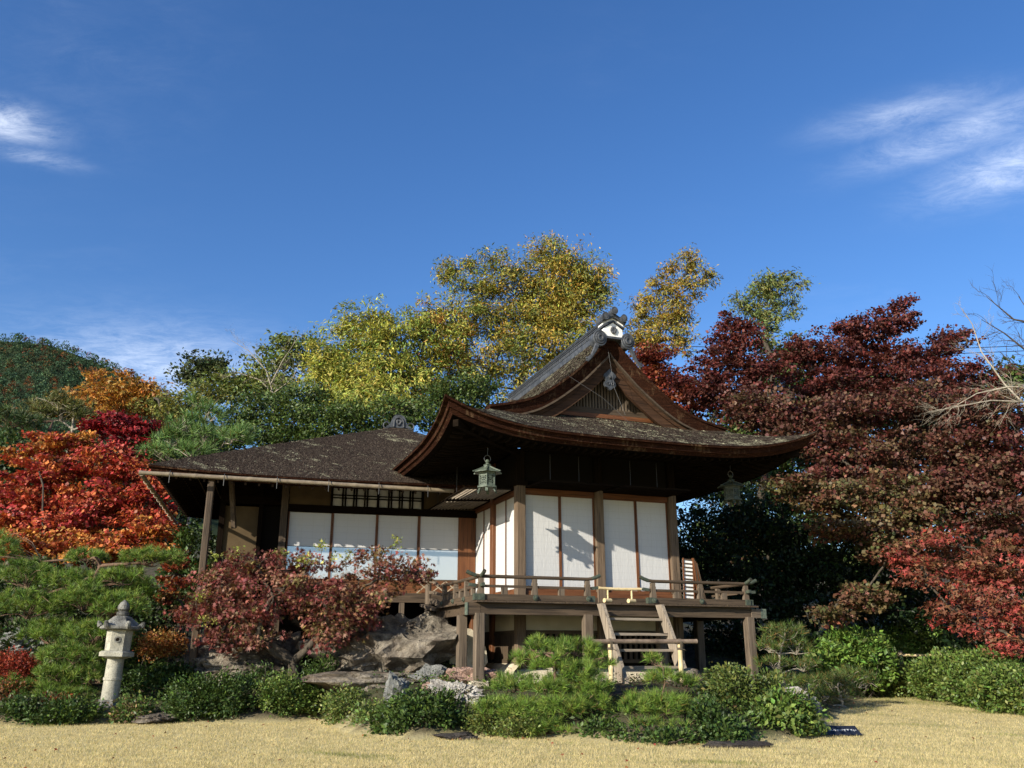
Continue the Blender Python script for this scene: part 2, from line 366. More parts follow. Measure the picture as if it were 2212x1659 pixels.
# ------------------------------------------------------------------ ground
def make_ground():
    xs = np.concatenate([np.linspace(-900,-40,16)[:-1], np.linspace(-40,-14,20)[:-1], np.arange(-14,14,.25), np.linspace(14,40,20), np.linspace(40,900,16)[1:]])
    ys = np.concatenate([np.linspace(-300,0,8)[:-1], np.arange(0,10,1.0), np.arange(10,28,.25), np.linspace(28,60,24), np.linspace(60,1200,20)[1:]])
    X, Y = np.meshgrid(xs, ys); Z = ground_z(X.ravel(), Y.ravel())
    nx, ny = len(xs), len(ys)
    v = np.stack([X.ravel(), Y.ravel(), Z], 1)
    idx = np.arange(nx*ny).reshape(ny, nx)
    f = np.stack([idx[:-1,:-1], idx[:-1,1:], idx[1:,1:], idx[1:,:-1]], -1).reshape(-1, 4)
    me = bpy.data.meshes.new('ground'); me.from_pydata(v.tolist(), [], f.tolist()); me.materials.append(MATS['ground'])
    a = me.attributes.new('lawn', 'FLOAT', 'POINT')
    t = v[:,1]-yedge(v[:,0]); a.data.foreach_set('value', 1-sstep(t, -.05, .35))
    me.polygons.foreach_set('use_smooth', [True]*len(me.polygons))
    obj('ground', me, kind='structure')
make_ground()

# ------------------------------------------------------------------ pavilion
PAV = thing('garden_pavilion', (O1.x, O1.y, 0), A1, 'dark timber pavilion with curved bark gable roof and raised railed veranda', 'pavilion')
XC, HALF = 3.40, 4.35
YF, YB = -.95, 7.75
def roof_pt(side, d, t, top=True):
    """lower roof: d inward from the eave, t -1..1 along it"""
    hx, hy = HALF, (YB-YF)/2; yc = (YB+YF)/2
    lift = .54*abs(t)**4*math.exp(-d/.8)
    z = (5.80+.42*d+.035*d*d if top else 5.50+.20*d)+lift
    fl = .07*abs(t)**6*math.exp(-d/.3)
    if side == 'front': return (XC+t*(hx-d+fl), YF+d-fl, z)
    if side == 'back': return (XC-t*(hx-d+fl), YB-d+fl, z)
    if side == 'left': return (XC-hx+d-fl, yc-t*(hy-d+fl), z)
    return (XC+hx-d+fl, yc+t*(hy-d+fl), z)
mb = MB()
ts = np.sign(np.linspace(-1,1,49))*np.abs(np.linspace(-1,1,49))**.8
for sd in ('front','left','right','back'):
    dt = [0,.05,.15,.3,.5,.75,1.05,1.4,1.8,2.3]; n = len(ts)
    rows = [[roof_pt(sd, d, t) for t in ts] for d in dt]
    vs = [p for r in rows for p in r]
    mb.add(vs, [(i*n+k, i*n+k+1, (i+1)*n+k+1, (i+1)*n+k) for i in range(len(dt)-1) for k in range(n-1)], 0)
    # layered bark edge, then the boarded underside
    e = []
    for d, dz in ((0,0),(.002,-.045),(.085,-.075),(.10,-.19),(.13,-.20),(.19,-.30)):
        e.append([(lambda p: (p[0],p[1],p[2]+dz))(roof_pt(sd, d, t)) for t in ts])
    vs = [p for r in e for p in r]
    mb.add(vs, [((i+1)*n+k, (i+1)*n+k+1, i*n+k+1, i*n+k) for i in range(len(e)-1) for k in range(n-1)], 1)
    bt = [[(p[0],p[1],p[2]) for p in e[-1]]]+[[roof_pt(sd, d, t, False) for t in ts] for d in (.5,1.0,1.6,2.3)]
    vs = [p for r in bt for p in r]
    mb.add(vs, [((i+1)*n+k, (i+1)*n+k+1, i*n+k+1, i*n+k) for i in range(len(bt)-1) for k in range(n-1)], 2)
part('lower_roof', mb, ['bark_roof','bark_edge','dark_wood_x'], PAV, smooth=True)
# rafters below the eaves, one by one
def rafters(sd, pos, mat):
    for a in pos:
        hx, hy = HALF, (YB-YF)/2
        pts = []
        for d in (.34,.6,1.1,1.7,2.25):
            t = a/((hx if sd in ('front','back') else hy)-d)
            if abs(t) > 1: break
            p = roof_pt(sd, d, t, False) if d > .4 else tuple(np.array(roof_pt(sd, d, t))-np.array((0,0,.33)))
            pts.append((p[0],p[1],p[2]-.045))
        if len(pts) > 1:
            m = MB(); m.sweep(pts, .05, .065); part('rafter', m, mat, PAV)
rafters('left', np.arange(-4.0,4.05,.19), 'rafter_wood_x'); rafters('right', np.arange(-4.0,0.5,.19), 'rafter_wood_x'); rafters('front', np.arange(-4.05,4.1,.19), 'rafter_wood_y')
for sx in (-1, 1):      # corner hip rafters
    m = MB(); x0 = XC+sx*(HALF-.25); m.beam((x0, YF+.25, 5.86), (XC+sx*(HALF-2.3), YF+2.3, 5.86), .12, .14); part('hip_rafter', m, 'rafter_wood_x', PAV)

# upper gable roof
SV = [0,.06,.15,.38,.62,.88,1.12,1.4,1.61,1.89,2.08,2.41,2.88,3.02]; ZV = [8.56,8.54,8.47,8.22,7.98,7.72,7.52,7.30,7.15,6.98,6.90,6.79,6.68,6.66]
def verge(s): return float(np.interp(abs(s), SV, ZV))
ss = np.linspace(-3.0,3.0,61)
YU = list(np.linspace(.45, 7.2, 12))
mb = MB(); n = len(ss)
def hump(s, y): return .21*np.exp(-(np.asarray(s)/.95)**2)*sstep(y, .45, 1.3)
YU = [.45,.55,.7,.9,1.1,1.3]+list(np.linspace(1.6, 7.2, 9))
top = [[(XC+s, y, verge(s)+float(hump(s, y))) for s in ss] for y in YU]
vs = [p for r in top for p in r]
mb.add(vs, [(i*n+k, i*n+k+1, (i+1)*n+k+1, (i+1)*n+k) for i in range(len(YU)-1) for k in range(n-1)], 0)
def off(s, w):          # move a verge point down at right angles to the slope
    g = (verge(s+.02)-verge(s-.02))/.04 if abs(s) > .02 else 0; l = math.hypot(1, g)
    s2 = s+g/l*w if abs(s) > .02 else s
    if s*s2 < 0: s2 = 0
    return s2, verge(s)-w/l if abs(s) > .02 else verge(0)-w*1.25
for y, sg in ((YU[0],1),(YU[-1],-1)):
    e = [[(XC+s, y, verge(s)+float(hump(s, y))) for s in ss], [(XC+off(s,.05)[0], y+sg*.004, off(s,.05)[1]) for s in ss], [(XC+off(s,.07)[0], y+sg*.05, off(s,.07)[1]) for s in ss], [(XC+off(s,.28)[0], y+sg*.12, off(s,.28)[1]) for s in ss]]
    vs = [p for r in e for p in r]
    mb.add(vs, [((i+1)*n+k, (i+1)*n+k+1, i*n+k+1, i*n+k)[::sg] for i in range(3) for k in range(n-1)], 1)
lo = [[(XC+off(s,.28)[0], y, off(s,.28)[1]) for s in ss] for y in (YU[0]+.12, YU[-1]-.12)]
vs = [p for r in lo for p in r]; mb.add(vs, [(n+k, n+k+1, k+1, k) for k in range(n-1)], 2)
for k, sg in ((0,1),(n-1,-1)):
    a = top[0][k]; c = top[-1][k]; d = lo[0][k]; e = lo[1][k]; mb.add([a,c,e,d], [(0,1,2,3)[::sg]], 1)
part('upper_roof', mb, ['bark_roof','bark_edge','dark_wood_y'], PAV, smooth=True)
# eave fillet strip and bargeboards of the gable
def verge_strip(w0, w1, y0, y1, smax, mats, name, nose=0):
    for sg in (-1, 1):
        m = MB(); q = [s for s in np.linspace(0, smax, 30)]
        A = [off(sg*s if s else 0, w0) for s in q]; B = [off(sg*s if s else 0, w1) for s in q]
        if sg: A[0] = (0, verge(0)-w0*1.25); B[0] = (0, verge(0)-w1*1.3)
        k = len(q); vs = [(XC+a, y0, z) for a, z in A]+[(XC+a, y0, z) for a, z in B]+[(XC+a, y1, z) for a, z in A]+[(XC+a, y1, z) for a, z in B]
        fs = []
        for i in range(k-1):
            fs += [(i,i+1,k+i+1,k+i), (2*k+i,3*k+i,3*k+i+1,2*k+i+1), (k+i,k+i+1,3*k+i+1,3*k+i), (i,2*k+i,2*k+i+1,i+1)]
        fs += [(k-1,2*k+k-1,3*k+k-1,2*k-1)]
        if sg < 0: fs = [f[::-1] for f in fs]
        m.add(vs, fs); part(name, m, mats, PAV, smooth=True)
verge_strip(.283, .325, .53, .66, 2.55, 'old_wood_x', 'verge_fillet')
verge_strip(.327, .40, .62, .72, 2.45, 'gable_wood_x', 'bargeboard')
verge_strip(.402, .60, .66, .76, 2.30, 'gable_wood_x', 'bargeboard')
# gable lattice
GY = 1.06
m = MB(); m.box(XC-2.3, XC+2.3, GY-.05, GY+.07, 6.84, 6.99); part('gable_beam', m, 'old_wood_x', PAV)
m = MB(); m.box(XC-2.2, XC+2.2, GY-.12, GY-.052, 6.74, 6.838); part('gable_beam', m, 'warm_wood_x', PAV)
m = MB(); m.prism_y([(XC-2.2,6.8),(XC+2.2,6.8),(XC+.5,7.8),(XC,8.1),(XC-.5,7.8)], GY+.12, GY+.2); part('gable_backing', m, 'shade_black', PAV)
for s in np.arange(-1.56, 1.57, .078):
    zt = off(s, .62)[1]-.0
    if abs(s) < .4: zt = 7.75
    if zt > 7.06:
        m = MB(); m.box(-.024,.024,-.02,.02,0,zt-6.99); part('lattice_slat', m, 'grey_wood_z', PAV, loc=(XC+s, GY, 6.99))
# pendant under the apex
def outline(pts, half=True): return pts+[(-a,b_) for a,b_ in reversed(pts) if abs(a) > 1e-6]
gp = [(0,.27),(.05,.22),(.15,.13),(.155,.08),(.11,.03),(.10,-.02),(.14,-.06),(.15,-.12),(.12,-.17),(.07,-.19),(.03,-.23),(0,-.25)]
pd = MB(); pd.prism_y([(a,z) for a,z in outline(gp)], -.03, .03)
pend = part('gable_pendant', pd, 'tile', PAV, loc=(XC, .62, 7.58))
m = MB(); m.lathe([(.0,0),(.045,.0),(.045,.02),(.02,.045),(.0,.05)], n=6); part('boss', m, 'tile', pend, loc=(0,-.031,.06), rot=(R(90),0,0))
for sx in (-1,1):
    m = MB(); m.tube([(sx*(.055+.042*math.cos(a)*(1-a/12)), -.04, -.10+.042*math.sin(a)*(1-a/12)) for a in np.linspace(0,7,22)], .011, 5); part('scroll', m, 'tile', pend, smooth=True)

# ridge of stacked tiles with end ornament
rd = MB()
for i, (w, z0, z1, mi) in enumerate(((.42,8.62,8.76,0),(.36,8.76,8.79,1),(.39,8.79,8.81,0),(.33,8.81,8.90,1),(.38,8.90,8.925,0),(.32,8.925,8.955,1),(.38,8.955,8.98,0))):
    rd.box(XC-w/2, XC+w/2, .66+.003*i, 7.1, z0, z1, mi)
ridge = part('ridge', rd, ['tile','grey_tile'], PAV)
m = MB()
for sx in (-1,1): m.box(XC+sx*.185-.018, XC+sx*.185+.018, .70, 7.0, 8.982, 9.005)
m.tube([(XC, y, 9.0) for y in (.66, 3, 7.05)], .07, 12); part('ridge_cap', m, 'tile', ridge, smooth=True)
m = MB()
for y in np.arange(.75, 7, .125):
    for sx in (-1,1): m.tube([(XC+sx*.16, y, 8.855), (XC+sx*.183, y, 8.855)], .034, 8)
part('tile_row', m, 'tile', ridge, kind='stuff')
orn = MB(); pent = [(-.25,0),(.25,0),(.235,.17),(0,.30),(-.235,.17)]
orn.prism_y(pent, -.10, .16); oe = part('ridge_end', orn, 'white_plaster', PAV, loc=(XC, .44, 8.56)); oe.scale = (1, 1, 1.2)
for k, (s, y0) in enumerate(((1.0,-.13),(1.16,-.155))):      # chevron courses
    m = MB(); a = .165*s+.02*k; zc = .30+.085*k
    m.prism_y([(-.28-.02*k, a+.015+.05*k),(0,zc+.01),(.28+.02*k, a+.015+.05*k),(.28+.02*k, a+.05+.05*k),(0,zc+.045),(-.28-.02*k, a+.05+.05*k)], y0, .17); part('chevron_tile', m, 'tile', oe)
m = MB(); m.prism_y([(-.27,.235),(0,.355),(.27,.235),(.27,.28),(0,.40),(-.27,.28)], -.09, .15); part('plaster_course', m, 'white_plaster', oe)
m = MB(); m.box(-.31,.31,-.135,.2,-.045,-.002); part('base_tile', m, 'tile', oe)
m = MB(); m.prism_y([(-.31,.30),(0,.43),(.31,.30),(.31,.335),(0,.485),(-.31,.335)], -.17, .18); part('cap_tile', m, 'tile', oe)
for (x, z) in ((-.24,.385),(0,.52),(.24,.385)):
    m = MB(); m.tube([(x,-.23,z),(x,-.05,z-.01),(x,.2,z-.02)], [.082,.07,.066], 14)
    rt_ = part('round_tile', m, 'tile', oe, smooth=True)
    m = MB(); m.lathe([(.0,0),(.05,0),(.05,.008),(0,.012)], n=10); part('tile_boss', m, 'grey_tile', rt_, loc=(x,-.232,z), rot=(R(90),0,0))
m = MB()                                                  # crest on the plaster face
m.lathe([(.05,0),(.075,0),(.075,.03),(.05,.03)], n=12); 
for a in range(6): m.lathe([(.0,0),(.03,.0),(.03,.035),(.0,.05)], (.05*math.cos(a*1.047),.05*math.sin(a*1.047),0), 7)
part('crest', m, 'grey_tile', oe, loc=(0,-.102,.135), rot=(R(90),0,0), smooth=True)
for sx in (-1,1):                                         # wave scrolls at both sides
    m = MB()
    for q in range(3):
        m.tube([(sx*(.36+(.15-.045*q)*math.cos(a)), -.12-.02*q, -.06+(.15-.045*q)*math.sin(a)) for a in np.linspace(0,2*math.pi,21)], .024, 6)
    m.tube([(sx*.36,-.16,-.06),(sx*.36,.05,-.06)], [.05,.05], 10); m.tube([(sx*.36,-.10,-.06),(sx*.36,.15,-.06)], [.15,.15], 16)
    for q in range(2):
        m.tube([(sx*(.40+.05*q), -.10, -.2),(sx*(.48+.04*q), -.1, -.32-.02*q),(sx*(.56+.03*q), -.1, -.43-.04*q),(sx*(.66+.02*q), -.1, -.50-.05*q),(sx*(.72), -.1, -.50-.04*q)], [.04,.04,.035,.03,.02], 6)
    part('scroll_tile', m, 'tile', oe, smooth=True)
m = MB(); m.tube([(XC+.03,.5,9.08),(XC+.03,.5,9.35)], .012, 6); part('lightning_rod', m, 'iron', PAV)
m = MB(); m.tube([(XC-1.15,.40,7.50),(XC-.55,-.1,6.9),(XC-.1,-.5,6.25)], .0025, 4); m.tube([(XC-.12,.42,8.3),(XC-.05,.3,7.3),(XC+.1,0.1,6.62)], .0025, 4); part('conductor_wire', m, 'iron', PAV)

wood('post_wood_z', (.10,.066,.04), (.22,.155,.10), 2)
# walls: posts, beams, infill
PY, PX = 1.45, 1.45
def post(x, y, z0, z1, w=.2, mat='old_wood_z'):
    m = MB(); m.cbox(-w/2,w/2,-w/2,w/2,0,z1-z0,.012); return part('post', m, mat, PAV, loc=(x,y,z0))
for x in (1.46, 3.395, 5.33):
    post(x, PY, 1.2, 5.10, .21, 'post_wood_z'); post(x, PY, 5.20, 5.95, .20, 'rafter_wood_z')  # upper post length in blackened wood, eave shade put into its colour
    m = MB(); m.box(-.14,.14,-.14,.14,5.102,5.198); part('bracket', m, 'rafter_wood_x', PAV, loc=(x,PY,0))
for y in (3.15, 4.75): post(PX, y, 1.35, 5.95, .19, 'warm_wood_z')
for y in (3.15, 4.75): post(5.33, y, 1.1, 5.95, .19)
def wallbox(name, mat, *a):
    m = MB(); m.box(*a); return part(name, m, mat, PAV)
F0, F1 = PY-.03, PY+.05
for (x0, x1) in ((1.566,3.289),(3.501,5.224)):
    wallbox('lintel', 'warm_wood_x', x0, x1, F0-.02, F1, 4.94, 5.06)
    wallbox('head_beam', 'dark_wood_x', x0, x1, F0-.045, F1, 5.062, 5.22)
    wallbox('upper_wall', 'shade_black', x0, x1, F0+.01, F1, 5.222, 5.93)  # wall made near-black to carry the shade below the roof
    wallbox('threshold', 'warm_wood_x', x0, x1, F0-.03, F1, 2.68, 2.80)
    wallbox('floor_beam', 'old_wood_x', x0, x1, F0-.06, F1, 2.47, 2.678)
    wallbox('plaster_panel', 'plaster', x0, x1, F0+.02, F1, 1.97, 2.468)
    wallbox('lattice_rail', 'old_wood_x', x0, x1, F0-.01, F1, 1.89, 1.968)
    wallbox('lattice_rail', 'old_wood_x', x0, x1, F0-.01, F1, 1.28, 1.36)
    wallbox('lattice_backing', 'shade_black', x0, x1, F1+.03, F1+.09, 1.2, 1.93)
    for x in np.arange(x0+.07, x1, .135):
        m = MB(); m.box(-.03,.03,-.015,.03,0,.53); part('lattice_slat', m, 'old_wood_z', PAV, loc=(x,F0+.03,1.36))
for (y0, y1) in ((1.556,3.054),(3.246,4.654)):
    for nm, mat, o_, z0, z1 in (('lintel','warm_wood_y',-.02,4.94,5.04),('head_beam','dark_wood_y',-.045,5.042,5.2),('upper_wall','shade_black',.01,5.202,5.93),
        ('threshold','warm_wood_y',-.03,2.68,2.80),('floor_beam','old_wood_y',-.06,2.47,2.678),('plaster_panel','plaster',.02,1.97,2.468),('lattice_rail','old_wood_y',-.01,1.89,1.968),('lattice_rail','old_wood_y',-.01,1.22,1.36)):
        wallbox(nm, mat, F0+o_, F1, y0, y1, z0, z1)
        if nm != 'threshold': wallbox(nm, mat, 5.29, 5.37-o_, y0, y1, z0, z1)
    wallbox('side_wall', 'old_wood_z', 5.30, 5.36, y0, y1, 2.682, 4.938)
    for y in np.arange(y0, y1-.05, .107):
        m = MB(); m.box(-.012,.02,.003,.104,0,.53); part('wall_board', m, 'old_wood_z', PAV, loc=(F0+.02,y,1.36))
wallbox('rear_wall', 'dark_wood_x', 1.45, 5.33, 4.86, 4.95, 1.3, 5.9)
wallbox('floor', 'dark_wood_x', 1.52, 5.26, 1.53, 4.84, 2.5, 2.66)

# paper sliding panels
def shoji(x0, x1, z0, z1, face, axis, mid=None, mat='warm_wood', fw=.028, stile=(1,1)):
    """panel in the wall plane; face = plane coordinate, axis 'x' or 'y' runs along it"""
    sh = MB()
    def bx(a0,a1,z0_,z1_,d0,d1,mb_):
        mb_.box(a0,a1,face+d0,face+d1,z0_,z1_) if axis == 'x' else mb_.box(face+d0,face+d1,a0,a1,z0_,z1_)
    bx(x0,x1,z0,z1,.0,.008,sh); p = part('paper_panel', sh, 'paper', PAV)
    def sub(a0,a1,z0_,z1_,nm):
        m = MB(); bx(a0,a1,z0_,z1_,-.022,-.002,m); part(nm, m, mat+('_z' if nm == 'stile' else '_'+axis), p)
    if stile[0]: sub(x0,x0+fw,z0,z1,'stile')
    if stile[1]: sub(x1-fw,x1,z0,z1,'stile')
    sub(x0+fw*stile[0],x1-fw*stile[1],z0,z0+.05,'rail'); sub(x0+fw*stile[0],x1-fw*stile[1],z1-.02,z1,'rail')
for (a, m_, c) in ((1.58,2.43,3.28),(3.515,4.37,5.21)):
    shoji(a, m_, 2.802, 4.938, PY+.012, 'x', stile=(0,1)); shoji(m_+.003, c, 2.802, 4.938, PY-.002, 'x', stile=(1,1))
for (a, m_, c) in ((1.57,2.31,3.05),(3.25,3.95,4.65)):
    shoji(a, m_, 2.802, 4.938, PX+.012, 'y', stile=(0,0), fw=.018); shoji(m_+.003, c, 2.802, 4.938, PX-.002, 'y', stile=(1,0), fw=.018)

# lifted slatted shutters hung below the eaves
def shutter(x0, x1, y0, y1, z_in, z_out, axis):
    sh = MB()
    if axis == 'x':
        for x in (x0, x1): sh.beam((x,y1,z_in),(x,y0,z_out),.04,.035)
        sh.beam((x0-.02,y0,z_out),(x1+.02,y0,z_out),.045,.04)
    else:
        for y in (y0, y1): sh.beam((x1,y,z_in),(x0,y,z_out),.04,.035)
        sh.tube([(x0,y0-.08,z_out),(x0,y1+.05,z_out)], .022, 8)
    s = part('lifted_shutter', sh, 'rafter_wood_'+('x' if axis == 'x' else 'y'), PAV)
    n_ = 13
    for i in range(n_):
        f = (i+.5)/n_
        m = MB()
        if axis == 'x':
            y = y1+(y0-y1)*f; z = z_in+(z_out-z_in)*f; m.box(x0+.02,x1-.02,y-.012,y+.012,z-.012,z+.012); part('slat', m, 'rafter_wood_x', s)
        else:
            x = x1+(x0-x1)*f; z = z_in+(z_out-z_in)*f; m.box(x-.010,x+.010,y0+.02,y1-.02,z-.016,z+.016); part('slat', m, 'pale_wood_y', s)  # pale wood puts the light caught by these slats into their colour
    m = MB()
    if axis == 'x':
        for x in (x0+.15, x1-.15)[:1] + ((x0+x1)/2,): m.tube([(x,y0+.02,z_out),(x,y0+.02,5.62)], .008, 5)
    else: m.tube([(x0+.03,(y0+y1)/2,z_out),(x0+.03,(y0+y1)/2,5.62)], .008, 5)
    part('hanging_rod', m, 'iron', s)
shutter(1.60,3.26,.32,1.34,5.07,5.04,'x'); shutter(3.54,5.18,.32,1.34,5.07,5.04,'x')
shutter(.20,1.34,1.58,3.05,5.05,5.0,'y'); shutter(.20,1.34,3.24,4.66,5.05,4.99,'y')

# plinth under the posts
m = MB(); pr = [(-.30,0),(-.22,.18),(-.10,.30),(.05,.36),(.3,.37)]
k = len(pr); m.add([(x, PY+a, .83+z) for x in (1.25,5.55) for a,z in pr], [(i,k+i,k+i+1,i+1) for i in range(k-1)])
m.add([(PX+a, y, .95+z) for y in (1.2,4.9) for a,z in pr], [(i,i+1,k+i+1,k+i) for i in range(k-1)])
part('plinth', m, 'plinth_plaster', PAV, smooth=True)
m = MB(); m.prism_y([(.15,1.05),(.75,1.0),(1.0,1.3),(.95,1.62),(.62,2.0),(.48,2.02),(.35,1.85),(.12,1.4)], 2.25, 2.55); part('plaster_buttress', m, 'plinth_plaster', PAV)

# ------------------------------------------------------------------ veranda of the pavilion
DZ = 2.49
vm = MB(); vm.box(.12,6.42,.10,.22,2.23,2.45); vm.box(.10,.22,.225,3.4,2.25,2.452); vm.box(6.30,6.42,.225,4.6,2.23,2.45)
VER = part('veranda', vm, 'old_wood_x', PAV)
x = 0.0; i = 0
while x < 6.5:
    wd = (.62,.74,.55,.66,.60)[i % 5]; x1 = min(x+wd, 6.55); m = MB(); m.box(x+.004,x1-.004,-.03+.006*(i%3),1.34,2.455,DZ+.004*(i%2)); part('deck_board', m, 'old_wood_y', VER); x = x1; i += 1
for i in range(5):
    m = MB(); y0 = 1.36+i*.47; m.box(-.03+.006*(i%3),1.34,y0,y0+.464,2.455,DZ+.004*(i%2)); part('deck_board', m, 'old_wood_x', VER)
for i in range(6):
    m = MB(); y0 = 1.36+i*.55; m.box(5.46,6.55,y0,y0+.544,2.455,DZ+.004*(i%2)); part('deck_board', m, 'old_wood_x', VER)
m = MB(); m.box(-.14,.118,.095,.225,2.22,2.448); bc = part('beam_end', m, 'old_wood_x', VER)
m = MB(); m.box(-.165,-.143,.085,.235,2.21,2.452); part('bronze_cap', m, 'patina', bc)
m = MB(); m.box(6.423,6.66,.07,.20,2.235,2.42); bc = part('beam_end', m, 'grey_wood_x', VER)
m = MB(); m.box(6.662,6.80,.06,.21,2.225,2.43); part('bronze_cap', m, 'patina', bc)
def support(x, y, w=.19, mat='grey_wood_z'):
    g = M(x, y); z = gz(g.x, g.y); z0 = z+.10
    m = MB(); m.cbox(-w/2,w/2,-w/2,w/2,0,2.25-z0,.015); p = part('support_post', m, mat, VER, loc=(x,y,z0), smooth=False)
    m = MB(); m.prism_z([(-.15,-.15),(.15,-.15),(.15,.15),(-.15,.15)], -.35, -.002); m.v = [(a*(1 if c > -.2 else 1.15), b_*(1 if c > -.2 else 1.15), c) for a,b_,c in m.v]; part('footing_stone', m, 'plinth_plaster', p)
for (x, y) in ((.10,.12),(2.45,.13),(6.36,.12),(.12,1.35),(.12,2.88),(4.6,.9),(6.36,2.2)): support(x, y)

# railing
RZ = dict(base=2.56, mid=2.775, top=2.965)
def rail_post(x, y, axis='x'):
    m = MB(); m.prism_y([(-.075,0),(.075,0),(.055,.22),(.05,.30),(.055,.34),(.04,.365),(.045,.38),(.045,.43),(-.045,.43),(-.045,.38),(-.04,.365),(-.055,.34),(-.05,.30),(-.055,.22)], -.045, .045)
    return part('rail_post', m, 'grey_wood_z', VER, loc=(x,y,RZ['base']-.06), rot=(0,0,0 if axis == 'x' else R(90)))
def stub(x, y, axis='x'):
    m = MB(); m.box(-.06,.06,-.04,.04,0,.135); part('rail_block', m, 'grey_wood_z', VER, loc=(x,y,2.618), rot=(0,0,0 if axis == 'x' else R(90)))
def stud(x, y, axis='x'):
    m = MB(); m.lathe([(.0,0),(.06,0),(.055,.015),(.03,.02),(.028,.04),(.0,.05)], n=14)
    part('rail_stud', m, 'dark_patina', VER, loc=(x,y-.062,2.56) if axis == 'x' else (x-.062,y,2.56), rot=(R(90),0,0) if axis == 'x' else (R(90),0,R(-90)), smooth=True)
def rail_run(axis, c, a0, a1, up0, up1, ext0=.3, ext1=.3, cap0=True, cap1=True):
    P = (lambda a, z: (a, c, z)) if axis == 'x' else (lambda a, z: (c, a, z))
    m = MB(); zt = RZ['top']; pts = []
    if up0: pts += [P(a0-ext0, zt+.085), P(a0-ext0*.7, zt+.045), P(a0-ext0*.35, zt+.012)]
    pts += [P(a, zt) for a in np.linspace(a0, a1, 6)]
    if up1: pts += [P(a1+ext1*.35, zt+.012), P(a1+ext1*.7, zt+.045), P(a1+ext1, zt+.085)]
    m.tube(pts, .036, 10); r = part('top_rail', m, 'old_wood_'+axis, VER, smooth=True)
    for up, seg in ((up0, pts[:3]), (up1, pts[-3:])):
        if up:
            q = MB(); q.tube(seg, .039 if seg is not pts[:3] else .039, 10); part('bronze_cap', q, 'dark_patina', r, smooth=True)
    m = MB(); e0 = ext0*.8 if up0 else 0; e1 = ext1*.8 if up1 else 0
    m.sweep([P(a0-e0, RZ['mid']+.02*bool(up0)), P(a0, RZ['mid']), P(a1, RZ['mid']), P(a1+e1, RZ['mid']+.02*bool(up1))], .055, .05); r = part('middle_rail', m, 'old_wood_'+axis, VER)
    for up, a, sg in ((up0, a0-e0, 1), (up1, a1+e1, -1)):
        if up: q = MB(); q.sweep([P(a-.004*sg, RZ['mid']+.021), P(a+sg*.14, RZ['mid']+.006)], .062, .062); part('bronze_cap', q, 'dark_patina', r)
    m = MB(); e0 *= .6; e1 *= .6
    m.sweep([P(a0-e0, RZ['base']), P(a1+e1, RZ['base'])], .11, .115); r = part('base_rail', m, 'old_wood_'+axis, VER)
    for up, a, sg in ((up0, a0-e0, 1), (up1, a1+e1, -1)):
        if up: q = MB(); q.sweep([P(a-.004*sg, RZ['base']), P(a+sg*.12, RZ['base'])], .118, .122); part('bronze_cap', q, 'dark_patina', r)
rail_run('x', .10, .12, 2.45, True, True); rail_run('x', .10, 3.99, 6.32, True, True)
rail_run('y', .12, .16, 3.05, True, False); rail_run('y', 6.32, .16, 3.6, True, False)
for x in (.12,1.27,2.45,3.99,5.15,6.32): rail_post(x, .10)
for x in (.62,1.86,4.55,5.75): stub(x, .10)
for x in (1.27,2.45,3.99,5.15): stud(x, .10)
for y in (1.05,1.85,2.75): rail_post(.12, y, 'y'); stud(.12, y, 'y')
for y in (.6,1.45,2.3): stub(.12, y, 'y')
for y in (1.2,2.4,3.5): rail_post(6.32, y, 'y')
# newel where the side rail sweeps up to the wing
for z0, z1, h in ((RZ['top'],3.10,.036),(RZ['mid'],2.86,.05),(RZ['base'],2.66,.10)):
    m = MB(); m.sweep([(.12,3.052,z0),(.10,3.2,z0+.02),(.06,3.4,z1-.02),(.0,3.62,z1)], .05, h*1.3); part('curved_rail', m, 'grey_wood_y', VER)
m = MB(); m.sweep([(.05,3.0,2.43),(-.02,3.25,2.47),(-.16,3.55,2.56)], .22, .06); part('curved_board', m, 'grey_wood_y', VER)
m = MB(); m.lathe([(.075,1.6),(.075,3.12),(.09,3.14),(.09,3.17),(.06,3.2),(.06,3.24),(.085,3.27),(.085,3.33),(.05,3.40),(.0,3.44)], (-.02,3.68,0), 14); part('newel_post', m, 'grey_wood_z', VER, smooth=True)
# ------------------------------------------------------------------ side wing
WING = thing('house_wing', (O2.x, O2.y, 0), A2, 'low timber house wing with dark hipped bark roof and bamboo gutter', 'house')
AX = (-1.9, 2.0, 7.62); WX0, WX1, WY0, WY1 = -7.80, 3.3, -1.62, 5.3
def weave(x, y): return 5.355 + .15*max(0, (-3-x)/4.85)**2.5
def wtop(x, y, f):
    """point a fraction f up the slope from an eave point to the apex"""
    z0 = weave(x, y); z = z0+(AX[2]-z0)*f + .03*math.sin(math.pi*f); return (x+(AX[0]-x)*f, y+(AX[1]-y)*f, z)
ring = [(x, WY0) for x in np.linspace(WX0, WX1, 40)]+[(WX1, y) for y in np.linspace(WY0, WY1, 16)[1:]]+[(x, WY1) for x in np.linspace(WX1, WX0, 30)[1:]]+[(WX0, y) for y in np.linspace(WY1, WY0, 24)[1:-1]]
n = len(ring); fr = [0,.02,.1,.2,.3,.4,.5,.6,.7,.8,.9,.97]
mb = MB(); vs = [wtop(x, y, f) for f in fr for x, y in ring]
mb.add(vs, [(i*n+k, i*n+(k+1)%n, (i+1)*n+(k+1)%n, (i+1)*n+k) for i in range(len(fr)-1) for k in range(n)], 0)
def inset(x, y, d): return (min(max(x, WX0+d), WX1-d), min(max(y, WY0+d), WY1-d))
e = []
for d, dz in ((0,0),(.003,-.04),(.06,-.06),(.07,-.12),(.14,-.17)):
    e += [(*inset(x, y, d), weave(x, y)+dz) for x, y in ring]
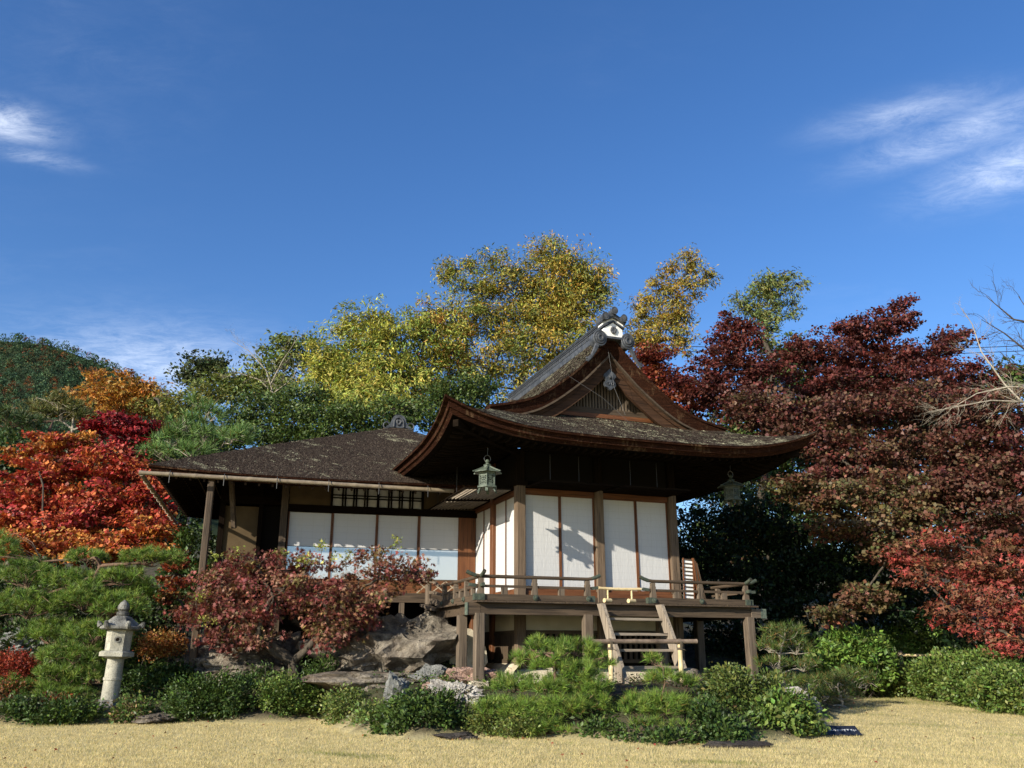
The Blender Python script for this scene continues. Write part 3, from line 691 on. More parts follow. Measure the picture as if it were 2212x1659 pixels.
e += [(*inset(x, y, 1.5), 5.75) for x, y in ring]
mb.add(e, [((i+1)*n+k, (i+1)*n+(k+1)%n, i*n+(k+1)%n, i*n+k) for i in range(4) for k in range(n)], 1)
mb.add(e[4*n:], [(n+k, n+(k+1)%n, (k+1)%n, k) for k in range(n)], 2)
part('roof', mb, ['bark_roof_dark','bark_edge','dark_wood_x'], WING, smooth=True)
for x in np.arange(-7.5, .4, .30):
    m = MB(); m.sweep([(x, WY0+.14, weave(x,0)-.21), (x, -.02, 5.68)], .045, .055); part('rafter', m, 'rafter_wood_y', WING)
for y in np.arange(-1.0, 5.0, .30):
    m = MB(); m.sweep([(WX0+.14, y, weave(WX0,0)-.21), (-6.6, y, 5.68)], .045, .055); part('rafter', m, 'rafter_wood_x', WING)
for q in range(4):
    m = MB(); x = WX0+.3+q*.3; m.box(x-.012, x+.012, WY0+.2, 5.0, 5.50+.066*q-.10, 5.52+.066*q-.10); part('soffit_batten', m, 'old_wood_y', WING)
# cap tile on the apex
m = MB(); po = [(a*.85, b*.8) for a, b in [(-.42,0),(-.40,.05),(-.27,.10),(-.23,.30),(-.17,.42),(-.08,.47),(.08,.47),(.17,.42),(.23,.30),(.27,.10),(.40,.05),(.42,0)]]
m.prism_y(po, -.10, .25); ct = part('cap_tile', m, 'tile', WING, loc=(-1.9, 1.92, 7.56))
m = MB(); m.tube([(a,-.115,z) for a,z in ((-.14,.02),(-.13,.18),(-.09,.26),(0,.30),(.09,.26),(.13,.18),(.14,.02))], .022, 6); part('tile_rim', m, 'grey_tile', ct, smooth=True)
m = MB()
for a in range(3): m.tube([(.065*math.cos(a*2.09+q)*(1-q/5), -.115, .15+.075*math.sin(a*2.09+q)*(1-q/5)) for q in np.linspace(0,3,9)], np.linspace(.035,.012,9).tolist(), 6)
part('crest', m, 'grey_tile', ct, smooth=True)
for sx in (-1,1):
    m = MB(); m.tube([(sx*(.34+.09*math.cos(a)), -.08, .06+.09*math.sin(a)) for a in np.linspace(0,6.28,13)], .022, 5); part('scroll_tile', m, 'tile', ct, smooth=True)
m = MB(); m.box(-2.32,-1.48,1.84,2.3,7.43,7.555); part('ridge_base', m, 'old_wood_x', WING)
# bamboo gutters
def bamboo(mb_, p0, p1, r, step=.32, n=10, jit=0.0, flare=.09):
    p0, p1 = Vector(p0), Vector(p1); L = (p1-p0).length; pts = []; rad = []; t = 0.0
    k = max(2, int(L/step)); 
    for i in range(k):
        for f, q in ((.0,1+flare),(.06,1+flare),(.12,1.0),(.5,.985),(.92,1.0),(.97,1+flare*.7)):
            pts.append(p0+(p1-p0)*((i+f)/k)); rad.append(r*q)
    pts.append(p1); rad.append(r*(1+flare)); mb_.tube(pts, rad, n)
m = MB(); bamboo(m, (-7.95,-1.72,5.285), (-.92,-1.70,5.185), .048, .55); gt = part('bamboo_gutter', m, 'bamboo_old', WING, smooth=True)
for x in np.arange(-7.3,-.9,1.15):
    q = MB(); q.tube([(x,-1.72+.085*math.cos(a),5.285-(x+8)*.0136+.085*math.sin(a)) for a in np.linspace(-.5,3.6,9)]+[(x,-1.80,5.155-(x+8)*.0136),(x,-1.80,5.085-(x+8)*.0136)], .009, 5); part('gutter_hook', q, 'iron', gt)
m = MB(); bamboo(m, (-7.92,-1.6,5.28), (-7.90,5.0,5.10), .045, .5); gt = part('bamboo_gutter', m, 'bamboo_old', WING, smooth=True)
for y in np.arange(-.8,5,.55):
    q = MB(); q.tube([(-7.92+.06*math.cos(a),y,5.28-(y+1.6)*.027+.06*math.sin(a)) for a in np.linspace(2.2,6.4,9)], .008, 5); part('gutter_hook', q, 'bamboo_pale', gt)
# walls
def wb(name, mat, *a, par=None):
    m = MB(); m.box(*a); return part(name, m, mat, par or WING)
wb('head_beam','dark_wood_x',-4.9,.02,-.05,.10,4.815,4.99); wb('head_beam','dark_wood_x',-4.9,.02,-.04,.10,5.46,5.68)
wb('plaster_panel','shaded_ochre_plaster',-4.72,-3.70,.02,.08,4.992,5.458); wb('plaster_panel','shaded_ochre_plaster',-1.40,.0,.02,.08,4.992,5.458)
for (x0, x1) in ((-3.66,-2.57),(-2.51,-1.43)):
    w_ = wb('transom_window','paper',x0,x1,.05,.06,5.0,5.45)
    for x in np.linspace(x0, x1, 5)[1:-1]:
        for d in (-.035,.035): wb('mullion','dark_wood_z',x+d-.018,x+d+.018,.0,.045,5.0,5.45,par=w_)
    for z in (5.20,5.27): wb('muntin','dark_wood_x',x0,x1,.012,.03,z-.014,z+.014,par=w_)
for x in (-3.69,-2.54,-1.415): wb('window_post','dark_wood_z',x-.028,x+.028,-.02,.09,4.991,5.459)
wb('post','old_wood_z',-4.90,-4.735,-.08,.10,1.6,5.68)
wb('threshold','warm_wood_x',-4.73,-.43,-.03,.10,3.10,3.188)
xs_ = [-4.71,-3.645,-2.545,-1.485,-.44]
b = NB('pane_glass'); p = b.n('ShaderNodeBsdfPrincipled'); p.inputs['Base Color'].default_value = (.40,.40,.385,1); p.inputs['Roughness'].default_value = .5
g_ = b.n('ShaderNodeBsdfGlossy'); g_.inputs['Roughness'].default_value = .01; g_.inputs['Color'].default_value = (.9,.93,.95,1)
mx = b.n('ShaderNodeMixShader'); mx.inputs[0].default_value = .30; b.l(p.outputs[0], mx.inputs[1]); b.l(g_.outputs[0], mx.inputs[2]); b.l(mx.outputs[0], b.out.inputs['Surface'])
for i in range(4):
    x0, x1 = xs_[i]+.003, xs_[i+1]; d = .0 if i % 2 else .022
    pn = wb('paper_panel','paper',x0,x1,.03+d,.036+d,3.99,4.812)
    wb('glass_pane','pane_glass',x0+.03,x1-.03,.024+d,.034+d,3.22,3.978,par=pn)
    wb('stile','warm_wood_z',x0,x0+.032,.005+d,.028+d,3.19,4.812,par=pn); wb('stile','warm_wood_z',x1-.032,x1,.005+d,.028+d,3.19,4.812,par=pn)
    wb('rail','old_wood_x',x0+.033,x1-.033,.005+d,.028+d,3.979,3.989,par=pn); wb('rail','warm_wood_x',x0+.033,x1-.033,.005+d,.022+d,3.19,3.219,par=pn)
wb('door','warm_wood_z',-.438,-.02,.01,.06,3.0,4.812)
wb('skirting_board','warm_wood_x',-4.73,-.02,-.02,.06,2.90,3.098)
lg = wb('ledge_beam','old_wood_x',-5.1,-.12,-.42,-.30,2.66,2.88)
for i in range(4): wb('ledge_board','grey_wood_x',-5.1,-.12,-.30+i*.075+.002,-.227+i*.075,2.84,2.875,par=lg)
for x in (-4.9,-3.3,-1.9): wb('ledge_post','grey_wood_z',x-.06,x+.06,-.41,-.31,.6,2.657)
for (a0, a1) in ((-1.55,-1.2),(-1.2,-.85),(-.85,-.5)):
    m = MB(); m.beam((a0,-.40,2.885),(a1,-.40,3.17),.022,.022); m.beam((a1,-.425,2.885),(a0,-.425,3.17),.022,.022); part('cross_bars', m, 'bamboo_pale', WING)
m = MB(); m.box(-1.95,-.3,-.44,-.385,3.175,3.21); part('cross_rail', m, 'old_wood_x', WING)
wb('under_floor','shade_black',-6.2,.0,.55,.62,.5,2.83); wb('floor','dark_wood_x',-6.2,0,.08,5.0,2.72,2.83)
wb('wall','shaded_ochre_plaster',-6.25,-5.42,.35,.42,1.8,4.95); wb('doorway','shade_black',-5.40,-4.92,.5,.55,1.8,5.0); wb('post','dark_wood_z',-5.43,-5.33,.28,.40,1.6,5.6)
wb('post','dark_wood_z',-6.35,-6.22,.28,.42,1.2,5.6); wb('head_beam','dark_wood_x',-6.35,-4.9,.25,.44,5.0,5.2); wb('upper_wall','dark_wood_x',-6.3,-4.9,.34,.42,5.2,5.7)
wb('side_wall','shaded_ochre_plaster',-6.32,-6.26,.42,4.9,1.5,5.6)
wb('rear_wall','dark_wood_x',-6.3,.0,4.9,4.98,1.5,5.7)
m = MB(); m.cbox(-.075,.075,-.075,.075,0,4.85,.02); part('veranda_post', m, 'old_wood_z', WING, loc=(-6.45,-1.35,.55))
m = MB(); m.beam((-6.1,-.55,5.55),(-5.95,-.1,4.35),.10,.10); part('brace', m, 'old_wood_z', WING)
wb('eave_beam','dark_wood_x',-7.4,.0,-1.42,-1.30,5.28,5.38)

# ------------------------------------------------------------------ staircase and bamboo barriers
st = thing('wooden_staircase', M(3.3,-.55,0), A1, 'steep open wooden stairs leaning against the veranda edge', 'stairs')
def toL(x, y): return (x-3.3, y+.55)
for x in (2.62, 3.98):
    m = MB(); a = .035
    m.add([(toL(x+sx,y)[0], toL(x,y)[1], z) for sx in (-a,a) for y, z in ((-.06,2.46),(-.30,2.46),(-1.38,.72),(-1.10,.55))], [(0,1,2,3),(7,6,5,4),(0,4,5,1),(1,5,6,2),(2,6,7,3),(3,7,4,0)])
    part('stringer', m, 'pale_wood_z', st)
for y, z in ((-.22,2.18),(-.41,1.88),(-.60,1.57),(-.80,1.25),(-1.0,.94)):
    m = MB(); a, c = toL(2.657, y-.12); m.box(a, a+1.286, c, c+.22, z-.05, z); part('tread', m, 'pale_wood_x', st)
bz = [M(2.25,-1.3), M(3.75,-1.3)]
bb = thing('bamboo_barrier', M(3.0,-1.3,0), A1, 'brown bamboo pole tied across two pale bamboo posts before the wooden stairs', 'barrier')
m = MB(); bamboo(m, (-1.17,0,1.70), (1.13,0,1.71), .045, .46); part('pole', m, 'bamboo_brown', bb, smooth=True)
for x, q in ((-.75, bz[0]), (.75, bz[1])):
    m = MB(); bamboo(m, (x,.0,gz(q.x,q.y)-.15), (x,.0,1.655), .046, .5); part('post', m, 'bamboo_new', bb, smooth=True)
    m = MB()
    for dz in (-.10,-.085,-.07): m.tube([(x+.052*math.cos(a), .052*math.sin(a), 1.66+dz) for a in np.linspace(0,6.28,13)], .008, 5)
    for dx in (-.02,0.0,.02): m.tube([(x+dx,-.05,1.60),(x+dx,-.056,1.70),(x+dx,0,1.757),(x+dx,.056,1.70),(x+dx,.05,1.60)], .008, 5)
    m.tube([(x,-.06,1.57),(x+.05,-.09,1.555),(x+.09,-.07,1.535)], .007, 5); part('cord', m, 'rope', bb)
bs = thing('bamboo_stand', M(3.2,.08,DZ+.006), A1, 'low pale bamboo bar on T-shaped feet closing the veranda gap above the stairs', 'barrier')
m = MB(); m.tube([(-.50+t, 0, .285+.05*(t-.5)**2-.004*(i%2)) for i, t in enumerate(np.linspace(0,1,14))], [.030+.003*(i%3==0) for i in range(14)], 9); part('bar', m, 'bamboo_new', bs, smooth=True)
for x in (-.29,.27):
    m = MB(); m.tube([(x,0,.075),(x,0,.15),(x,0,.152),(x,0,.27)], [.019,.019,.022,.019], 8); part('leg', m, 'bamboo_new', bs, smooth=True)
    m = MB(); m.tube([(x-.10,-.03,.045),(x+.08,.03,.045)], .045, 12); part('foot', m, 'bamboo_new', bs, smooth=True)
# shutters stacked beside the wall
sp_ = thing('shutter_stack', M(5.61,1.30,DZ+.006), A1, 'stack of removed paper screens leaning at the right end of the veranda wall', 'screens')
m = MB(); m.box(-.16,.12,-.012,.0,0,1.10); p0 = part('paper_panel', m, 'white_plaster', sp_, rot=(R(-3),R(3),0))
for z in np.arange(.0,1.10,.0905):
    q = MB(); q.box(-.158,.118,-.03,-.013,z,z+.028); part('bar', q, 'old_wood_x', p0)
for x in (-.16,.10):
    q = MB(); q.box(x,x+.025,-.036,-.002,-.001,1.13); part('stile', q, 'warm_wood_z', p0)
for i in range(4):
    m = MB(); m.box(-.012,.012,-.04,.5,0,1.14-.03*i); part('screen_edge', m, 'warm_wood_z' if i%2==0 else 'old_wood_z', sp_, loc=(.24+.075*i,.02,0), rot=(0,R(-4-2.8*i),0))

# ------------------------------------------------------------------ hanging bronze lanterns
def hex_ring(r, z, a0=0): return [(r*math.cos(a0+k*math.pi/3), r*math.sin(a0+k*math.pi/3), z) for k in range(6)]
def make_lantern(loc, label, hang, pat='patina'):
    t = thing('hanging_lantern', loc, A1+R(8), label, 'lantern', 'bronze lanterns hung under the pavilion eaves')
    m = MB(); rings = [hex_ring(.30,.085), hex_ring(.295,.10), hex_ring(.16,.165), hex_ring(.085,.20), hex_ring(.085,.25), hex_ring(.10,.253), hex_ring(.06,.27)]
    m.add([p for r in rings for p in r], [(i*6+k,i*6+(k+1)%6,(i+1)*6+(k+1)%6,(i+1)*6+k) for i in range(len(rings)-1) for k in range(6)]+[tuple(range(5,-1,-1)), tuple(36+k for k in range(6))])
    rf = part('roof', m, pat, t)
    for k in range(6):
        a = k*math.pi/3; q = MB(); q.sweep([(.08*math.cos(a),.08*math.sin(a),.215),(.2*math.cos(a),.2*math.sin(a),.155),(.33*math.cos(a),.33*math.sin(a),.098)], .03, .022); part('roof_rib', q, pat, rf)
    m = MB(); m.lathe([(.0,.265),(.055,.27),(.03,.29),(.025,.30),(.045,.315),(.05,.335),(.035,.36),(.0,.385)], n=12); part('finial', m, pat, t, smooth=True)
    m = MB(); m.lathe([(.20,.055),(.205,.084),(.12,.09)], n=6); part("cornice", m, pat, t); m = MB(); m.lathe([(.12,-.235),(.225,-.235),(.225,-.205),(.19,-.195),(.12,-.195)], n=6); part("base_plate", m, pat, t)
    bd = MB()
    for k in range(6):
        x, y, _ = hex_ring(.178,0)[k]; bd.tube([(x,y,-.2),(x,y,.06)], .013, 6)
    body = part('body_frame', bd, pat, t)
    lr = np.random.RandomState(int(abs(loc[0])*100)%1000)
    for k in range(6):
        p0 = Vector(hex_ring(.176,0)[k]); p1 = Vector(hex_ring(.176,0)[(k+1)%6]); m = MB(); nx, nz = 11, 18
        P = lambda i, j: p0+(p1-p0)*(i/nx)+Vector((0,0,-.195+.25*j/nz))
        for i in range(nx):
            for j in range(nz):
                e_ = i in (0,nx-1) or j in (0,1,nz-1,nz-2,nz-3)
                u_ = (i-5)/5.; w_ = (j-8)/8.
                s_ = math.sin(6*abs(u_)+4*math.sin(5*w_)+k)*math.cos(7*w_+3*u_*u_)
                if e_ or abs(s_) < .42: m.add([P(i,j),P(i+1,j),P(i+1,j+1),P(i,j+1)], [(0,1,2,3)])
        part('openwork_panel', m, pat, body)
        a = k*math.pi/3; q = MB(); q.sweep([(.17*math.cos(a),.17*math.sin(a),-.236),(.185*math.cos(a),.185*math.sin(a),-.28),(.215*math.cos(a),.215*math.sin(a),-.325)], .055, .018); part('foot', q, pat, t)
    m = MB(); m.tube([(.075*math.cos(a),0,.39+.075*math.sin(a)) for a in np.linspace(-1.2,4.3,16)], .008, 6); part('hook', m, 'wire', t)
    m = MB(); m.tube([(0,0,.465),(.01,0,.6),(0,0,hang-loc[2])], .006, 5); part('hanging_wire', m, 'wire', t)
make_lantern(M(.27,.20,5.0), 'pale green bronze lantern hanging at the sunlit left corner of the pavilion', 5.62)
make_lantern(M(6.30,.30,5.10), 'dim bronze lantern hanging in shade at the right corner of the pavilion', 5.66, 'dark_patina')  # darker patina puts this corner's shade into the bronze

# ------------------------------------------------------------------ stone lantern
lx_, ly_ = -7.93, 18.08; lz = gz(lx_, ly_)-.03
sl = thing('stone_lantern', (lx_, ly_, lz), R(12), 'tall weathered granite lantern at the lawn edge beside the pine', 'lantern'); sl.rotation_euler = (0, R(1.5), R(12))
m = MB(); m.lathe([(.26,-.1),(.26,.08),(.21,.12),(.20,.19)], n=6); part('base', m, 'granite_dark', sl)
m = MB(); m.lathe([(.165,.19),(.163,.5),(.163,.545),(.178,.55),(.178,.60),(.163,.605),(.157,.95)], n=20); part('shaft', m, 'granite', sl, smooth=True)
m = MB(); m.lathe([(.17,.951),(.29,.99),(.33,1.0),(.33,1.075),(.29,1.10),(.2,1.105)], n=6); part('platform', m, 'granite', sl)
m = MB(); m.lathe([(.235,1.106),(.245,1.50)], n=6, ang=R(5)); fb = part('fire_box', m, 'granite', sl)
nrm = R(5+30)
for k in (4,1):
    a = nrm+k*R(60); c = Vector((.207*math.cos(a), .207*math.sin(a), 1.32)); q = MB(); q.lathe([(.055,-.012),(.062,.012),(.035,.012),(.03,-.03)], n=16)
    o = part('round_window', q, 'granite_dark', fb, smooth=True, loc=c); o.rotation_euler = Vector((math.cos(a),math.sin(a),0)).to_track_quat('Z','Y').to_euler()
    q = MB(); q.lathe([(.034,0),(.034,.004)], n=14); o = part('opening', q, 'shade_black', fb, loc=c+Vector((math.cos(a),math.sin(a),0))*.008); o.rotation_euler = Vector((math.cos(a),math.sin(a),0)).to_track_quat('Z','Y').to_euler()
m = MB(); N_ = 36
def hexr(k, r, bulge=0): 
    a = 2*math.pi*k/N_; w = ((a % R(60))-R(30)); return r*math.cos(R(30))/math.cos(w)
rows = []
for r, z, cu in ((.20,1.50,0),(.36,1.505,.02),(.40,1.53,.05),(.40,1.57,.07),(.33,1.60,.02),(.26,1.68,0),(.17,1.76,0),(.10,1.79,0)):
    row = []
    for k in range(N_):
        a = 2*math.pi*k/N_; cor = max(0, math.cos(3*a))**6; rr = hexr(k, r)*(1+.04*cor); row.append((rr*math.cos(a), rr*math.sin(a), z+cu*cor))
    rows.append(row)
m.add([p for r in rows for p in r], [(i*N_+k,i*N_+(k+1)%N_,(i+1)*N_+(k+1)%N_,(i+1)*N_+k) for i in range(len(rows)-1) for k in range(N_)]+[tuple(range(N_-1,-1,-1)), tuple((len(rows)-1)*N_+k for k in range(N_))])
rf = part('roof', m, 'granite_dark', sl, smooth=True)
for k in range(6):
    a = k*R(60); q = MB(); q.tube([((.385+.03*math.sin(s)) *math.cos(a), (.385+.03*math.sin(s))*math.sin(a), 1.58+.06*s/1.5) for s in np.linspace(0,2.2,7)], np.linspace(.06,.035,7).tolist(), 8); part('corner_scroll', q, 'granite_dark', rf, smooth=True)
m = MB(); m.lathe([(.09,1.78),(.12,1.80),(.12,1.85),(.09,1.86),(.085,1.875),(.115,1.91),(.115,1.97),(.075,2.04),(.02,2.09),(.0,2.10)], n=18); part('finial', m, 'granite_dark', sl, smooth=True)

# ------------------------------------------------------------------ lawn sign
sp = at_d(1800,1584,1); 
def ground_hit(x, y, z=.24):
    r = pix_dir(x, y); k = (z-EYE)/r.z; return Vector((0,0,EYE))+r*k
g0 = ground_hit(1800,1588); sg = thing('ground_sign', (g0.x, g0.y, gz(g0.x,g0.y)), R(-4), 'low black board with white Japanese writing lying tilted on the lawn', 'sign')
m = MB(); m.add([(-.46,-.0,.02),(.46,0,.02),(.40,.16,.15),(-.44,.16,.15),(-.46,.03,.0),(.46,.03,.0),(.40,.19,.13),(-.44,.19,.13)], [(0,1,2,3),(7,6,5,4),(0,4,5,1),(1,5,6,2),(2,6,7,3),(3,7,4,0)]); part('board', m, 'sign_black', sg)
tx = bpy.data.curves.new('lettering', 'FONT'); tx.body = '石やコケの中へ入らないで下さい'; tx.size = .052; tx.align_x = 'CENTER'; tx.align_y = 'CENTER'; tx.materials.append(MATS['sign_white'])
o = obj('lettering_curve', tx); bpy.context.view_layer.update(); me_ = bpy.data.meshes.new_from_object(o.evaluated_get(bpy.context.evaluated_depsgraph_get())); bpy.data.objects.remove(o)
obj('lettering', me_, sg, (0,.077,.0875), (math.atan2(.13,.16),0,0))
for q in (-.2,.2):
    m = MB(); m.tube([(q,.17,-.1),(q,.17,.12)], .012, 6); part('stake', m, 'iron', sg)
# ------------------------------------------------------------------ leaves, needles, branches
T_RHOMB = (np.array([(-.5,0,0),(0,-.28,.05),(.5,0,-.06),(0,.28,.05)]), [(0,1,2),(0,2,3)])
T_LANCE = (np.array([(-.5,0,0),(-.05,-.15,.04),(.5,0,-.14),(-.05,.15,.04)]), [(0,1,2),(0,2,3)])
_a = np.linspace(-2.5, 2.5, 7); _st = [(-.15,0,0)]
for i, a in enumerate(_a):
    r = (.34,.46,.56,.62,.56,.46,.34)[i]; _st.append((r*math.cos(a)*.9-.05, r*math.sin(a)*.9, -.05*abs(math.sin(a))))
    if i < 6: b_ = (a+_a[i+1])/2; _st.append((.2*math.cos(b_)-.05, .2*math.sin(b_), .03))
T_STAR = (np.array(_st), [(0,i,i+1) for i in range(1,len(_st)-1)])
T_STAR5 = (np.array([(-.3,0,0),(-.1,-.5,-.05),(.05,-.12,.04),(.55,0,-.08),(.05,.12,.04),(-.1,.5,-.05)]), [(0,1,2),(0,2,4),(2,3,4),(0,4,5)])
T_WIDE = (np.array([(-.42,0,0),(.05,-.40,-.04),(.52,0,-.06),(.05,.40,-.04)]), [(0,1,2),(0,2,3)])
T_BLADE = (np.array([(0,-.09,0),(0,.09,0),(1,0,0)]), [(0,1,2)])
T_NEEDLE = (np.array([(0,-.022,0),(0,.022,0),(1,0,0)]), [(0,1,2)])
def unit(a): return a/np.maximum(np.linalg.norm(a, axis=1), 1e-9)[:, None]
def leaf_mesh(name, P, D, N, size, tmpl, tint, mat):
    """many leaves in one mesh: P places, D blade direction, N face normal, size, tint colour per leaf"""
    V, Fc = tmpl; n = len(P); D = unit(D); N = unit(N - D*np.sum(N*D, 1)[:, None]); B = np.cross(N, D)
    size = np.broadcast_to(size, (n,))[:, None, None]
    vs = P[:, None, :] + size*(V[None,:,0:1]*D[:,None,:] + V[None,:,1:2]*B[:,None,:] + V[None,:,2:3]*N[:,None,:])
    k = len(V); m = len(Fc); vs = vs.reshape(-1, 3)
    fs = (np.array(Fc)[None] + (np.arange(n)*k)[:, None, None]).reshape(-1)
    me = bpy.data.meshes.new(name); me.vertices.add(len(vs)); me.vertices.foreach_set('co', vs.astype(np.float32).ravel())
    me.loops.add(len(fs)); me.loops.foreach_set('vertex_index', fs.astype(np.int32))
    me.polygons.add(n*m); me.polygons.foreach_set('loop_start', (np.arange(n*m)*3).astype(np.int32)); me.polygons.foreach_set('loop_total', np.full(n*m, 3, np.int32))
    at = me.attributes.new('tint', 'FLOAT_COLOR', 'FACE'); c = np.ones((n*m, 4), np.float32); c[:, :3] = np.repeat(tint, m, 0); at.data.foreach_set('color', c.ravel())
    me.materials.append(MATS[mat]); me.update(calc_edges=True); me.validate(); return me
def palette(cols, clump_id, r, jit=.25, purity=.6):
    """each clump leans to one colour of the palette"""
    cols = np.array(cols, float); nc = int(clump_id.max())+1 if len(clump_id) else 1
    w = r.randint(0, len(cols), nc)[clump_id]; o = r.randint(0, len(cols), len(clump_id))
    pick = np.where(r.rand(len(clump_id)) < purity, w, o)
    c = cols[pick]; return np.clip(c*(1+jit*r.normal(size=(len(c),1)))*(1+.08*r.normal(size=c.shape)), .002, 1)
LAI = 3.2
def px_blob(b):
    """(px, py, rx, ry, distance[, depth ratio]) to centre and radii in metres"""
    c = at_d(b[0], b[1], b[4]); k = b[4]/math.cos(PITCH)/F*.97; dr = b[5] if len(b) > 5 else .9
    return np.array(c), np.array((b[2]*k, max(b[2], b[3])*k*dr, b[3]*k))
def fill(blobs, density, r, shell=.5, csize=.28, per=26, flat=.55, leaf=.1):
    """clump centres through the blobs and leaf places round them; returns places, clump ids, outward dirs, centres"""
    Ps, ids, outs, cs = [], [], [], []; k = 0
    for b in blobs:
        c, R3 = px_blob(b); nl_ = density*LAI*math.pi*R3[0]*R3[2]/(leaf*leaf*.17); nc = max(3, int(nl_/per))
        d = unit(r.normal(size=(nc,3))); rad = r.rand(nc)**shell
        cc = c + d*rad[:,None]*R3; cc = cc[r.rand(nc) < .9]; d = d[:len(cc)]
        for j in range(len(cc)):
            m = max(4, int(per*(.4+1.2*r.rand()))); s = csize*(.55+.9*r.rand())*(1 if per < 30 else .85)
            p = cc[j]+np.clip(r.normal(size=(m,3)),-1.7,1.7)*s*np.array((.62,.62,.62*flat)); Ps.append(p); ids.append(np.full(m,k)); o = p-c; outs.append(o); k += 1
        cs.append(cc)
    return np.concatenate(Ps), np.concatenate(ids), unit(np.concatenate(outs)), cs
def limb(mb_, a, b, r0, r1, r, bend=.12, n=5, sides=6):
    a, b = np.array(a), np.array(b); L = np.linalg.norm(b-a); pts = []
    off1 = r.normal(size=3)*L*bend; off1[2] += L*bend*.4
    for i in range(n+1):
        t = i/n; pts.append(tuple(a+(b-a)*t+off1*math.sin(math.pi*t)+(r.normal(size=3)*L*.02 if 0 < i < n else 0)))
    mb_.tube(pts, [r0+(r1-r0)*(i/n) for i in range(n+1)], sides, cap=False); return pts

def tree(name, label, cat, blobs, base, cols, leaf=.10, tmpl=T_RHOMB, mat='leaf', density=1.0, per=26, csize=.30, flat=.55, shell=.45, trunk_r=.14,
         bark_m='bark_dark', seed=1, up=.5, group=None, jit=.25, twigs=5, trunk=True, droop=0.0, purity=.6, lean=0.0, extra=None):
    """base: (px, distance) on the ground; crown blobs in picture coordinates with their distances"""
    r = np.random.RandomState(seed)
    c0 = at_d(base[0], 1400, base[1]); bx, by = c0.x, c0.y; bz_ = gz(bx, by)
    t = thing(name, (bx, by, bz_), 0, label, cat, group); o = np.array((bx, by, bz_))
    P, ids, out, cs = fill(blobs, density, r, shell, csize, per, flat, leaf)
    n = len(P); D = out*np.array((1,1,.5))+r.normal(size=(n,3))*.7; D[:,2] -= droop
    cn = r.normal(size=(int(ids.max())+1,3)); N = np.array((0,0,1.))*up + out*.45 + cn[ids]*.45 + r.normal(size=(n,3))*.35; D = D + cn[ids][:,[1,2,0]]*.5
    size = leaf*(.45+1.0*r.rand(n)); tint = palette(cols, ids, r, jit, purity)
    keep = P[:,2] > ground_z(P[:,0], P[:,1])+.03; P, D, N, size, tint = P[keep], D[keep], N[keep], size[keep], tint[keep]
    obj('crown', leaf_mesh('crown', P-o, D, N, size, tmpl, tint, mat), t, kind='stuff')
    if extra:
        eb, ec, el = extra; P, ids, out, _ = fill(eb, .35, r, .5, .10, 8, .8, el); n = len(P); D = out+r.normal(size=(n,3))*.5
        obj('young_shoots', leaf_mesh('young_shoots', P-o, D, np.array((0,0,1.))+r.normal(size=(n,3))*.5, el*(.7+.6*r.rand(n)), T_STAR5, palette(ec, ids, r), mat), t, kind='stuff', label='pale yellow-green leaf sprays over the red crown')
        q = MB()
        for b in eb:
            c, R3 = px_blob(b); limb(q, c-np.array((.1,0,.35)), c+np.array((.02,0,R3[2])), .008, .003, r, .08, 4, 4)
        q.v = [tuple(np.array(v)-o) for v in q.v]; part('shoot_twigs', q, bark_m, t, kind='stuff')
    if trunk:
        m = MB(); cen = np.mean([px_blob(b)[0] for b in blobs], 0); low = min(px_blob(b)[0][2]-px_blob(b)[1][2]*.5 for b in blobs)
        fork = np.array((bx+(cen[0]-bx)*.35, by+(cen[1]-by)*.35, max(bz_+.35*(low-bz_)+.25, bz_+.3))); fork[2] = max(fork[2], bz_+.55*(low-bz_))
        tp = limb(m, (bx,by,bz_-.15), fork, trunk_r*1.15, trunk_r*.8, r, .05, 5, 9)
        order = sorted(range(len(blobs)), key=lambda i: px_blob(blobs[i])[0][2])
        nodes = [(fork, trunk_r*.75)]
        for i in order:
            c, R3 = px_blob(blobs[i]); q = min(nodes, key=lambda w: np.linalg.norm(w[0]-c)-(w[1]*2)); r1 = max(q[1]*.6, .03)
            limb(m, q[0], c, q[1]*.85, r1, r, .10, 6, 7); nodes.append((c, r1))
            if len(cs[i]):
                for j in r.choice(len(cs[i]), min(twigs, len(cs[i])), replace=False): limb(m, c, cs[i][j], r1*.75, .010, r, .10, 4, 5)
        m.v = [tuple(np.array(v)-o) for v in m.v]
        part('trunk', m, bark_m, t, smooth='all')
    return t

